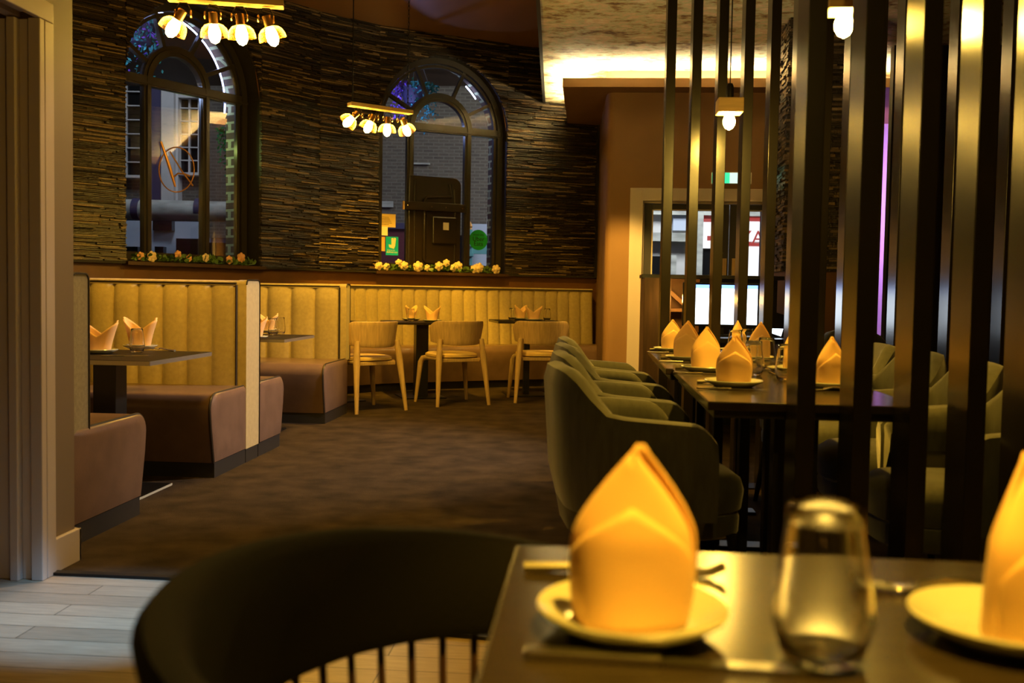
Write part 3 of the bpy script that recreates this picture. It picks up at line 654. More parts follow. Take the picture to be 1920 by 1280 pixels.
# moulded panel and the wooden bar across it
a0, z1 = onwin(W2, 767, 327, -.08); a1, z0 = onwin(W2, 862, 490, -.08)
t = wframe(W2, (a0 + a1) / 2, ZS + .015, -.08, 'moulded_panel', 'dark brown moulded plastic panel with raised ridges leaning in the arched window', 'panel')
w_, h_ = (a1 - a0) / 2, z1 - ZS - .02
m = M(); rr = .09; pol = [(-w_, 0), (w_, 0), (w_, h_ - rr)] + [(w_ - rr + rr * math.cos(a), h_ - rr + rr * math.sin(a)) for a in [PI / 2 * k / 6 for k in range(1, 7)]] + [(-w_, h_)]
m.prism(pol, lambda x, y, tt: Vector((x, tt, y)), -.01, .02); obj('board', m, 'panelbrown', t, bevel=.006)
rd = M()
P2 = lambda x, y: Vector((x * w_, -.014, y * h_))
rd.tube([P2(.55, .93), P2(.6, .80), P2(-.35, .78), P2(-.42, .75), P2(-.42, .12), P2(-.35, .09), P2(.45, .09), P2(.55, .03)], .022, 8)
rd.tube([P2(-.78, .03), P2(-.80, .95)], .012, 8); rd.tube([P2(.72, .88), P2(.78, .5), P2(.76, .06)], .012, 8)
obj('ridge', rd, 'panelbrown', t, smooth=True)
m = M(); m.box(-.12 * w_, .82 * w_, -.035, -.008, .29 * h_, .58 * h_); obj('raised_box', m, 'panelbrown', t, bevel=.012)
m = M(); m.box(.28 * w_, .5 * w_, -.0365, -.035, .44 * h_, .52 * h_); obj('label', m, 'paperw', t, label='small cream paper label')
a0, zb = onwin(W2, 757, 387, -.03); a1, zb2 = onwin(W2, 871, 389, -.03)
t = wframe(W2, (a0 + a1) / 2, (zb + zb2) / 2, -.037, 'wooden_bar', 'dark wooden bar screwed across the moulded panel in the window', 'bar')
w_ = (a1 - a0) / 2; m = M(); m.box(-w_, w_, -.03, 0, -.045, .045); obj('bar', m, 'panelbrown', t, bevel=.003)
m = M(); m.box(-w_ - .012, -w_, -.03, 0, -.045, .045); obj('end', m, 'pinewood', t, label='raw pale wood end')
for k in (-.9, -.12, .35, .9): m = M(); m.sphere((k * w_, -.032, 0), .009, 8, 5); obj('screw', m, 'steel', t)
# gold ring emblem in the booth window
a0, zc_ = onwin(W1, 330, 311, -.21)
t = wframe(W1, a0, zc_, -.21, 'window_emblem', 'thin gold ring with slanting brush strokes on the booth window glass', 'emblem')
def wp(px, py):
    a, z_ = onwin(W1, px, py, -.21); return Vector((a - a0, -.004, z_ - zc_))
m = M(); m.tube([wp(330.5 + 33 * math.cos(2 * PI * k / 40), 318 + 42 * math.sin(2 * PI * k / 40)) for k in range(40)], .006, 6, closed=True); obj('ring', m, 'gold', t, smooth=True)
m = M(); m.tube([wp(301, 265), wp(318, 315), wp(328, 350)], .013, 6, radii=[.010, .016, .010]); obj('stroke', m, 'gold', t, smooth=True)
m = M(); m.tube([wp(318, 284), wp(340, 320), wp(361, 348)], .007, 6); obj('stroke', m, 'gold', t, smooth=True)
m = M(); m.tube([wp(324, 333), wp(333, 325), wp(346, 326), wp(355, 330)], .008, 6); obj('stroke', m, 'gold', t, smooth=True)
# garlands on the sills
def garland(sg, label, spots, rosemats, o=.0):
    t = thing('flower_garland', label, 'garland', sg(0, ZS, 0), math.atan2(sg.t.y, sg.t.x), 'flower garlands on the window sills'); rg = random.Random(11)
    def loc(a, z_, oo): return Vector((a, -oo, z_))
    m = M(); m.tube([loc(.05 + (sg.L - .1) * k / 12, .02 + .012 * math.sin(k * 2.1), .0 + .02 * math.cos(k * 1.7)) for k in range(13)], .005, 5); obj('stem', m, 'leaf', t)
    m = M()
    for k in range(230):
        a = rg.uniform(.07, sg.L - .07); p = loc(a, rg.uniform(.008, .05), rg.uniform(-.05, .06)); q = Vector((rg.uniform(-1, 1), rg.uniform(-1, .4), rg.uniform(.1, 1.2))).normalized() * rg.uniform(.03, .06)
        s_ = q.cross(Vector((rg.uniform(-1, 1), rg.uniform(-1, 1), rg.uniform(-.3, .3)))).normalized() * rg.uniform(.012, .02)
        m.add([p, p + q * .35 + s_, p + q * .75 + s_ * .8, p + q, p + q * .75 - s_ * .8, p + q * .35 - s_], [(0, 1, 2, 3), (0, 3, 4, 5)])
    obj('leaf', m, 'leaf', t)['kind'] = 'stuff'
    for i, (px, py, sz) in enumerate(spots):
        a, z_ = onwin(sg, px, py, .03); m = M(); sz *= 1.25
        for ring, (n_, rr, tilt) in enumerate(((1, 0, 0), (4, .35, .5), (6, .7, .95))):
            for k in range(n_):
                an = 2 * PI * k / n_ + ring * .4 + i; d_ = Vector((math.cos(an), 0, math.sin(an)))
                c_ = loc(a, max(z_ - ZS, .03), .035) + d_ * sz * rr + Vector((0, -sz * (.5 - .35 * rr), 0))
                m.sphere(c_, sz * .5, 8, 5, (1, .55, 1))
        obj('rose', m, rosemats[i % len(rosemats)], t, smooth=True)
    return t
garland(W1, 'garland of peach roses and dark leaves on the booth window sill', [(262, 480, .026), (283, 481, .034), (332, 477, .026), (353, 484, .022), (384, 483, .028), (428, 487, .028), (450, 483, .034)], ['rose', 'rosew', 'rose'])
garland(W2, 'garland of cream roses and green leaves on the sill below the moulded panel', [(709, 498, .034), (724, 500, .028), (747, 493, .03), (757, 498, .034), (783, 500, .042), (800, 502, .026), (822, 499, .036), (836, 493, .03), (850, 502, .032), (858, 499, .038), (888, 504, .034), (897, 502, .04), (929, 505, .038)], ['rosew', 'rosew', 'rosew'])

# ---------------------------------------------------------------- booths
XE = -2.0
def channels(m, x0, x1, y, z0, z1, wd, puff, sgn, n=9):   # upright padded channels, bulging along sgn*y
    k = 0; x = x1
    while x > x0 + .02:
        a, b = max(x0, x - wd), x
        def fn(u, v, a=a, b=b):
            uu = u * 2 - 1; pf = puff * math.sqrt(max(0, 1 - abs(uu) ** 2.6)); e = 1 - max(0, (v - .93) / .07) ** 2 * .6
            return Vector((a + (b - a) * u, y + sgn * pf * e, z0 + (z1 - z0) * v))
        m.grid(fn, n, 10); x -= wd
    return m
def seat_profile(yb, yf, zt_=.46, r=.085, zb=.085):
    s_ = 1 if yf > yb else -1; L = abs(yf - yb)
    pts = [(0, zb), (0, zt_ - .02), (.03, zt_)] + [(L - r + r * math.sin(a), zt_ - r + r * math.cos(a)) for a in [PI / 2 * k / 6 for k in range(7)]] + [(L - .012, .28), (L - .055, zb)]
    return [(yb + s_ * p, z_) for p, z_ in pts]
def seat_part(t, yb, yf, xl_, xr_):
    pr_ = seat_profile(yb, yf); m = M(); m.prism(pr_, lambda a, b, q: Vector((q, a, b)), xl_, xr_ - .012); s_ = obj('seat', m, 'leather', t, smooth=True)
    cy = sum(p[0] for p in pr_) / len(pr_); cz = sum(p[1] for p in pr_) / len(pr_)
    m = M(); N = len(pr_); v = []
    for k, (sc_, off) in enumerate(((1, 0), (.985, .012), (.9, .018), (.6, .021), (0.2, .022))):
        for y_, z_ in pr_: v.append(Vector((xr_ - .012 + off, cy + (y_ - cy) * sc_, cz + (z_ - cz) * sc_)))
    f = []
    for k in range(4):
        for i in range(N): f.append((k * N + i, k * N + (i + 1) % N, (k + 1) * N + (i + 1) % N, (k + 1) * N + i))
    f.append(tuple(4 * N + i for i in range(N))); m.add(v, f); obj('end_panel', m, 'leather', s_, smooth=True)
    m = M(); m.tube([Vector((xr_ - .008, y_, z_)) for y_, z_ in pr_[1:]], .0065, 6); obj('piping', m, 'piping', s_, smooth=True)
    k_ = M(); y0, y1 = sorted((yb, yf + (.06 if yf < yb else -.06))); k_.box(xl_, xr_ - .004, y0, y1, 0.004, .085); obj('kickboard', k_, 'kick', t)
def post_shape(m, y0, y1, z0, z1, xl_, xr_, r=.028):
    pol = [(y0, z0), (y1, z0)] + [(y1 - r + r * math.cos(a), z1 - r + r * math.sin(a)) for a in [PI / 2 * k / 5 for k in range(6)]] + [(y0 + r + r * math.cos(a), z1 - r + r * math.sin(a)) for a in [PI / 2 + PI / 2 * k / 5 for k in range(6)]]
    m.prism(pol, lambda a, b, q: Vector((q, a, b)), xl_, xr_); return pol
HT = 1.075
def bench(label, y0, y1, seats, xl_, post_z0, chans, fab, cw=.147):
    t = thing('booth_bench', label, 'booth bench', (0, 0, 0), 0, 'booth benches along the left wall')
    for yb, yf in seats: seat_part(t, yb, yf, xl_, XE)
    m = M(); pol = post_shape(m, y0, y1, post_z0, HT, XE - .05, XE); post_shape(m, y0 + .002, y1 - .002, .1, HT - .003, xl_, XE - .05)
    b = obj('back_shell', m, fab, t, smooth=True)
    for (yy, sgn) in chans:
        m = M(); channels(m, xl_, XE - .062, yy, .45, HT - .035, cw, .035, sgn); obj('channelled_back', m, 'fabric', t, smooth=True)
        p = M(); p.tube([(xl_, yy + sgn * .014, HT - .022), (XE - .055, yy + sgn * .014, HT - .022)], .007, 6); p.tube([(XE - .055, yy + sgn * .014, HT - .03), (XE - .055, yy + sgn * .014, .46)], .007, 6)
        p.tube([(XE + .001, q[0], q[1]) for q in pol[1:]], .005, 5)
        obj('piping', p, 'piping', t, smooth=True)
    if post_z0 < .2:
        k_ = M(); k_.box(xl_, XE - .004, y0 + .01, y1 - .01, .004, post_z0); obj('kickboard', k_, 'kick', t)
    return t
bench('booth bench at the door side with grey woven back, seen from its end', 3.70, 3.83, [(3.70, 4.35)], -3.6, .44, [(3.83, 1)], 'fabric_grey')
bench('double booth bench with tall gold channelled back behind the first table', 5.66, 5.89, [(5.66, 5.12), (5.89, 6.37)], -3.6, .085, [(5.66, -1), (5.89, 1)], 'fabric')
bench('booth bench with pale green-gold channelled back next to the loose wooden chair', 8.04, 8.16, [(8.10, 7.36)], -3.3, .45, [(8.04, -1)], 'fabric', .2)

# curved banquette against the far wall
path = []
pts_ = [pB + (pBC - pB) * .55, pBC, pC, pD, pE]
def bez(ps, n):                                 # Catmull-Rom through the plan points
    out = []
    for i in range(len(ps) - 1):
        p0, p1, p2, p3 = ps[max(0, i - 1)], ps[i], ps[i + 1], ps[min(len(ps) - 1, i + 2)]
        for k in range(n):
            u = k / n; out.append(.5 * ((2 * p1) + (p2 - p0) * u + (2 * p0 - 5 * p1 + 4 * p2 - p3) * u * u + (3 * p1 - p0 - 3 * p2 + p3) * u ** 3))
    return out + [ps[-1]]
raw = bez(pts_, 24)
cum = [0]
for i in range(1, len(raw)): cum.append(cum[-1] + (raw[i] - raw[i - 1]).length)
def along(s_):
    s_ = max(0, min(cum[-1] - 1e-6, s_))
    for i in range(len(cum) - 1):
        if cum[i + 1] > s_: break
    u = (s_ - cum[i]) / (cum[i + 1] - cum[i]); p = raw[i].lerp(raw[i + 1], u)
    j0, j1 = max(0, i - 4), min(len(raw) - 1, i + 5); t_ = (raw[j1] - raw[j0]).normalized(); return p, Vector((t_.y, -t_.x, 0))
def BP(s_, o, z_):
    p, n_ = along(s_); return p + n_ * o + Vector((0, 0, z_))
TL = cum[-1] - .10
bq = thing('curved_banquette', 'long curved banquette with gold channelled back under the arched window', 'banquette')
NCH = round(TL / .143); cwid = TL / NCH
m = M()
for k in range(NCH):
    m.grid(lambda u, v, k=k: BP((k + u) * cwid, .115 + .03 * math.sqrt(max(0, 1 - abs(2 * u - 1) ** 2.6)) * (1 - max(0, (v - .93) / .07) ** 2 * .6) + .05 * (1 - v), .43 + (1.05 - .43) * v), 9, 9)
obj('channelled_back', m, 'fabric', bq, smooth=True)
NP = 60
def sweep(prof, mat, name):
    m = M(); n_ = len(prof)
    m.grid(lambda u, v: BP(u * TL, *prof[min(n_ - 1, round(v * n_) % n_)]), NP, n_, cv=True)
    m.f.append(tuple(range(n_))); m.f.append(tuple((NP - 1) * n_ + i for i in range(n_)))
    return obj(name, m, mat, bq, smooth=True)
sweep([(.03, .4), (.03, 1.075), (.045, 1.085), (.12, 1.085), (.135, 1.07), (.12, 1.045), (.115, .4)], 'fabric', 'back_shell')
sweep([(.04, .085), (.04, .45), (.5, .46), (.545, .455), (.585, .43), (.60, .38), (.585, .28), (.55, .085)], 'leather', 'seat')
sweep([(.04, .004), (.04, .085), (.52, .085), (.52, .004)], 'kick', 'kickboard')
p = M(); p.tube([BP(TL * k / 60, .137, 1.066) for k in range(61)], .006, 5); obj('piping', p, 'piping', bq, smooth=True)

# ---------------------------------------------------------------- tableware
def napkin_tall(label, loc, rz, H=.155, group=None, tw=.048, td=.035):
    t = thing('napkin', label, 'napkin', loc, rz, group); m = M()
    def prof(v): return 1.0 + .10 * math.sin(PI * min(1, v / .62)) if v < .50 else max(.03, (1.0 + .10 * math.sin(PI * .50 / .62)) * (1 - ((v - .50) / .50) ** 1.35))
    def front(u, v):
        a = -PI / 2 + (u - .5) * PI * 1.08; wv = prof(v)
        y = math.sin(a) * td * (1 - .62 * v) * (1 if v < .5 else wv + .25 * (1 - wv)) - .004 * math.cos(a * 3) * (1 - v)
        return Vector((math.cos(a) * tw * wv, y, H * .93 * v + .003 * math.cos(a * 2)))
    def back(u, v):
        a = PI / 2 + (u - .5) * PI * 1.08; wv = prof(v)
        y = math.sin(a) * td * .8 * (1 - .75 * v) * (1 if v < .5 else wv + .25 * (1 - wv)) + .006 * v
        return Vector((math.cos(a) * tw * wv * 1.02 + .006 * v, y, H * v))
    m.grid(front, 17, 18); obj('front_leaf', m, 'napkin', t, smooth=True, solid=.0035)
    m = M(); m.grid(back, 17, 18); obj('back_leaf', m, 'napkin', t, smooth=True, solid=.0035)
    m = M()
    def flap(u, v):
        hh = (.74 - .40 * abs(2 * u - 1) ** 1.3) * v; p = front(.04 + .92 * u, hh); return p + Vector((0, -.0042, 0))
    m.grid(flap, 15, 12); obj('pocket_fold', m, 'napkin', t, smooth=True, solid=.0028)
    return t
def napkin_crown(label, loc, rz, group=None, s=1.0):
    t = thing('napkin', label, 'napkin', loc, rz, group); m = M()
    def wrap(u, v, ph):
        a = ph + u * PI * 1.12 - .19; c = abs(math.cos(a)); top = .070 + .062 * c ** 1.3 + (.010 if ph == 0 else 0)
        rr = .046 + .034 * v ** 1.3 * (.35 + .65 * c)
        return Vector((math.cos(a) * rr * 1.05, math.sin(a) * rr * .68 * (1 - .25 * v), top * v)) * s
    m.grid(lambda u, v: wrap(u, v, 0), 25, 10); obj('back_wrap', m, 'napkin', t, smooth=True, solid=.0035)
    m = M(); m.grid(lambda u, v: wrap(u, v, PI), 25, 10); obj('front_wrap', m, 'napkin', t, smooth=True, solid=.0035)
    return t
def mk_plate():
    m = M(); m.lathe([(.0001, .008), (.055, .008), (.066, .012), (.086, .021), (.0885, .022), (.090, .020), (.088, .0165), (.068, .006), (.058, .000), (.0001, .000)], 40)
    return tag(obj('plate', m, 'plate', None, smooth=True), 'plate', 'plate')
def mk_tumbler():
    m = M(); m.lathe([(.0001, .0), (.024, .0), (.031, .006), (.038, .030), (.0385, .042), (.036, .06), (.030, .105), (.0285, .122), (.0278, .1225), (.0272, .121), (.0285, .105), (.0342, .06), (.0366, .042), (.0360, .031), (.030, .012), (.024, .0085), (.0001, .008)], 40)
    return tag(obj('drinking_glass', m, 'glass', None, smooth=True), 'glass', 'glass')
def mk_knife():
    t = thing('table_knife', 'knife', 'knife'); m = M()
    m.prism([(-.105, -.006), (-.10, -.0075), (.0, -.006), (.0, .006), (-.10, .0075), (-.105, .006)], lambda a, b, q: Vector((a, b, q)), .0005, .006); obj('handle', m, 'steel', t, bevel=.0018)
    m = M(); m.prism([(0, -.005), (.09, -.009), (.108, -.006), (.115, .004), (.10, .006), (0, .005)], lambda a, b, q: Vector((a, b, q)), .0015, .0032); obj('blade', m, 'steel', t); return t
def mk_fork():
    t = thing('table_fork', 'fork', 'fork'); m = M()
    m.tube([(-.10, 0, .004), (-.05, 0, .006), (.02, 0, .012), (.045, 0, .006)], .004, 6, radii=[.006, .005, .003, .004]); obj('handle', m, 'steel', t, smooth=True)
    m = M(); m.grid(lambda u, v: Vector((.04 + .03 * u, (v - .5) * (.012 + .010 * u), .006 - .002 * u)), 5, 5)
    for k in range(4): m.tube([(.068, -.0095 + .0063 * k, .004), (.085, -.0095 + .0063 * k, .005), (.10, -.0095 + .0063 * k, .012)], .0014, 5)
    obj('tines', m, 'steel', t, smooth=True, solid=.0012); return t
PLATE, GLASS, KNIFE, FORK = (mk_plate(), [False]), (mk_tumbler(), [False]), (mk_knife(), [False]), (mk_fork(), [False])
def put(kind, loc, rz, label, group): return place(kind[0], kind[1], loc, rz, label, group)

# ---------------------------------------------------------------- tables
def pedestal_table(label, c, rz, sx, sy, h, col=(.06, .06), edge='tedge', top='btable', group='square pedestal tables', base=.42, th=.022, litedge=False):
    t = thing('pedestal_table', label, 'table', (c[0], c[1], 0.004), rz, group); h -= .004
    m = M(); m.box(-sx / 2, sx / 2, -sy / 2, sy / 2, h - th, h); obj('tabletop', m, top, t, bevel=.003)
    m = M(); e = .002
    m.box(sx / 2, sx / 2 + e, -sy / 2, sy / 2, h - th, h - .002); m.box(-sx / 2 - e, -sx / 2, -sy / 2, sy / 2, h - th, h - .002); m.box(-sx / 2, sx / 2, -sy / 2 - e, -sy / 2, h - th, h - .002); m.box(-sx / 2, sx / 2, sy / 2, sy / 2 + e, h - th, h - .002)
    obj('edge_band', m, edge, t)
    m = M(); m.box(-col[0] / 2, col[0] / 2, -col[1] / 2, col[1] / 2, .012, h - th); obj('column', m, 'black', t, bevel=.003)
    m = M(); m.box(-base / 2, base / 2, -base / 2, base / 2, 0, .012); o = obj('base_plate', m, 'iron', t, bevel=.002)
    if litedge: m = M(); m.box(base / 2, base / 2 + .002, -base / 2, base / 2, 0.001, .012); obj('lit_base_edge', m, 'plate', t)  # light on the base's aisle-side edge, put in as a pale strip
    return t
BT = .69
T1 = pedestal_table('dark booth table with steel edge between the first two benches', (XE - .37, 4.73), 0, .74, .74, BT, (.115, .12), group='booth tables', base=.44, litedge=True)
T1.location.x = XE - .36
T2 = pedestal_table('dark booth table with steel edge between the second and third benches', (XE - .41, 6.87), 0, .74, .72, BT, (.115, .12), group='booth tables')
c2 = at(790, 605, 9.62); c3 = at(988, 601, 10.0); c1_ = at(628, 606, 9.15)
pedestal_table('dark square table at the banquette below the arched window', c2, math.radians(22), .68, .66, .735, (.12, .12), 'table')
pedestal_table('dark square table at the right end of the banquette', c3, math.radians(14), .68, .66, .75, (.06, .06), 'table')
pedestal_table('dark square table half hidden behind the third booth bench', c1_, math.radians(45), .6, .6, .735, (.10, .10), 'table')

# dining table: two tables in a row
TX0, TX1, TY0, TYM, TY1 = .315, .875, 2.665, 3.83, 5.03
def dining_table(label, x0, x1, y0, y1):
    t = thing('dining_table', label, 'table', ((x0 + x1) / 2, (y0 + y1) / 2, .004), 0, 'long dark dining tables'); w_, l_ = (x1 - x0) / 2, (y1 - y0) / 2
    m = M(); m.box(-w_, w_, -l_ + .001, l_ - .001, .722, .746); obj('tabletop', m, 'table', t, bevel=.004)
    m = M(); m.box(-w_ + .02, w_ - .02, -l_ + .03, l_ - .03, .70, .722); obj('underframe', m, 'black', t)
    for sy in (-1, 1):
        for sx in (-.045, .045):
            m = M(); m.box(sx - .018, sx + .018, sy * l_ * .55 - .03, sy * l_ * .55 + .03, .014, .70); obj('column', m, 'iron', t, bevel=.003)
        m = M(); m.box(-w_ * .8, w_ * .8, sy * l_ * .55 - .05, sy * l_ * .55 + .05, 0, .014); obj('foot', m, 'iron', t, bevel=.003)
    return t
dining_table('dark dining table beside the slat screen, nearer of two set end to end', TX0, TX1, TY0, TYM)
dining_table('dark dining table before the reception desk, farther of two set end to end', TX0 - .025, TX1 - .025, TYM, TY1)
gl_ = 'napkins on the long dining tables'; order = ['first from the camera', 'second from the camera', 'third from the camera', 'nearest the desk']
for i, d_ in enumerate((3.07, 3.66, 4.28, 4.86)):
    for side, sd in ((-1, 'armchair aisle'), (1, 'slat screen')):
        pq = atz([1375, 1322, 1286, 1259][i], [724, 696, 675.5, 659][i], .752)
        Y = pq.y; X = pq.x if side < 0 else TX1 - .13 - .02 * (i > 1)
        if side > 0: Y = pq.y + .03
        where = 'aisle side' if side < 0 else 'wall side'
        put(PLATE, (X, Y, .751), 0, 'cream side plate on the %s of the long tables, %s' % (where, order[i]), 'plates on the long dining tables')
        napkin_tall('peach peaked napkin on the %s of the long tables, %s' % (where, order[i]), (X + .0, Y, .760), [.0, .25, -.15, .3][i] + (0 if side < 0 else .5), .15 + .006 * ((i * 7) % 3), gl_)
        put(KNIFE, (X + .02 * side, Y + .105 * side, .7508), 0.03 + (PI if side > 0 else 0), 'steel knife by the %s plate, long tables, %s' % (where, order[i]), 'knives on the long dining tables')
        put(FORK, (X, Y - .105 * side, .7508), (PI if side > 0 else 0), 'steel fork by the %s plate, long tables, %s' % (where, order[i]), 'forks on the long dining tables')
for px, py, lab in ((1436, 693, 'nearest to the front napkin'), (1412, 704, 'on the left of the front pair'), (1401, 664, 'in the middle'), (1378, 668, 'just behind the third napkin')):
    q = atz(px, py, .75); put(GLASS, (q.x, q.y, .751), 0, 'clear tumbler among the napkins on the long tables, %s' % lab, 'tumblers on the long dining tables')
q = atz(1474, 714, .75); put(GLASS, (q.x, q.y, .751), 0, 'clear tumbler on the long dining table half behind the first front slat', 'tumblers on the long dining tables')

# settings at the booths
def setting(px, py, z_, rz, lab, grp, crown=True, s=1.0):
    q = atz(px, py, z_ + .006); put(PLATE, (q.x, q.y, z_ + .0005), 0, 'cream side plate ' + lab, 'plates at the booths and banquette')
    return napkin_crown('peach two-horned napkin ' + lab, (q.x, q.y, z_ + .0085), rz, 'napkins at the booths and banquette', s), q
setting(186, 660, BT, .1, 'on the near half of the first booth table', '', s=1.12)
n_, q = setting(263, 652, BT, -.1, 'on the far half of the first booth table', '', s=1.15)
q = atz(257, 661, BT); put(GLASS, (q.x, q.y, BT + .0005), 0, 'clear tumbler on the first booth table before the far napkin', 'tumblers at the booths'); 
q = atz(233, 668, BT); put(KNIFE, (q.x, q.y, BT + .0006), .5, 'steel knife on the first booth table beside the near plate', 'knives at the booths')
q = atz(306, 657, BT); put(FORK, (q.x, q.y, BT + .0006), 2.6, 'steel fork on the first booth table beside the tumbler', 'forks at the booths')
setting(477, 634, BT, .2, 'on the near half of the second booth table', '')
setting(502, 622, BT, -.15, 'on the far half of the second booth table', '')
q = atz(512, 628.5, BT); put(GLASS, (q.x, q.y, BT + .0005), 0, 'clear tumbler on the second booth table, left of two', 'tumblers at the booths')
q = atz(526, 625.5, BT); put(GLASS, (q.x, q.y, BT + .0005), 0, 'clear tumbler on the second booth table, right of two', 'tumblers at the booths')
q = atz(496, 631, BT); put(KNIFE, (q.x, q.y, BT + .0006), .4, 'steel knife on the second booth table', 'knives at the booths')
def setting2(c, rz, dx, dy, z_, lab, rn):
    p = Vector((c[0] + dx * math.cos(rz) - dy * math.sin(rz), c[1] + dx * math.sin(rz) + dy * math.cos(rz), z_))
    put(PLATE, p + Vector((0, 0, .0005)), 0, 'cream side plate ' + lab, 'plates at the booths and banquette')
    napkin_crown('peach two-horned napkin ' + lab, p + Vector((0, 0, .0085)), rn, 'napkins at the booths and banquette', 1.02)
setting2(c2, .38, -.06, .20, .735, 'on the left of the table below the arched window', 1.1); setting2(c2, .38, .07, -.16, .735, 'on the right of the table below the arched window', -.3)
setting2(c3, .24, -.03, .20, .75, 'at the back of the right end table', .9); setting2(c3, .24, .04, -.15, .75, 'at the front of the right end table', .2)
for cc, rz_, dx, dy, z_, lab in ((c2, .38, -.11, -.05, .735, 'on the table below the arched window'), (c3, .24, -.16, -.06, .75, 'on the right end table, left of the napkins'), (c3, .24, .21, 0.02, .75, 'on the right end table, right of the napkins')):
    put(GLASS, (cc[0] + dx * math.cos(rz_) - dy * math.sin(rz_), cc[1] + dx * math.sin(rz_) + dy * math.cos(rz_), z_ + .0005), 0, 'clear tumbler ' + lab, 'tumblers at the banquette')

# ---------------------------------------------------------------- wooden chairs at the banquette
def wooden_chair():
    t = thing('wooden_chair', '', 'chair'); 
    def bandpt(u, v, off):
        a = math.radians(200 + 140 * u); rx, ry = .262 + off, .27 + off; f = abs(2 * u - 1)
        z0 = .545 + .03 * f ** 3; z1 = .762 - .06 * max(0, (f - .72) / .28) ** 2; zz = z0 + (z1 - z0) * v
        k = 1 + .10 * (v - .3)
        return Vector((math.cos(a) * rx * k, .02 + math.sin(a) * ry * k, zz))
    m = M(); m.grid(lambda u, v: bandpt(u, v, 0), 31, 8); obj('backrest', m, 'beech', t, smooth=True, solid=.022, bevel=.004)
    for s_ in (-1, 1):
        m = M(); m.tube([(s_ * .255, -.26, .0), (s_ * .222, -.205, .42), (s_ * .205, -.185, .60)], .02, 8, radii=[.016, .030, .024]); obj('leg', m, 'beech', t, smooth=True)
        m = M(); m.tube([(s_ * .262, .225, .0), (s_ * .225, .20, .37), (s_ * .21, .185, .405), (s_ * .19, .13, .418), (s_ * .19, -.16, .415)], .02, 8, radii=[.015, .027, .028, .024, .02]); obj('leg', m, 'beech', t, smooth=True)
    m = M(); m.box(-.19, .19, -.19, -.155, .39, .425); m.box(-.19, .19, .15, .185, .39, .425); obj('seat_rail', m, 'beech', t, bevel=.006)
    m = M()
    def pad(u, v):
        a = 2 * PI * u; e = 2 / 3.2; cx = math.copysign(abs(math.cos(a)) ** e, math.cos(a)); sy = math.copysign(abs(math.sin(a)) ** e, math.sin(a)); r = [0.001, .6, .9, 1.0, 1.0, .9, .001][v]; zz = [.475, .473, .468, .455, .435, .428, .428][v]
        return Vector((cx * .215 * r, .02 + sy * .22 * r, zz))
    vs = [pad(k / 28, j) for k in range(28) for j in range(7)]
    m.add(vs, [(k * 7 + j, ((k + 1) % 28) * 7 + j, ((k + 1) % 28) * 7 + j + 1, k * 7 + j + 1) for k in range(28) for j in range(6)]); obj('seat_pad', m, 'cushion', t, smooth=True)
    return t
WC = (wooden_chair(), [False])
for px, py, d_, rz_, lab in ((847, 700, 9.12, 33, 'at the table below the arched window'), (683, 700, 8.52, 48, 'half hidden by the third booth bench'), (1010, 700, 9.5, 12, 'at the right end table, behind the armchairs')):
    q = at(px, py, d_); put(WC, (q.x, q.y, .004), math.radians(rz_), 'beech chair with curved back and mustard pad ' + lab, 'beech chairs at the banquette')

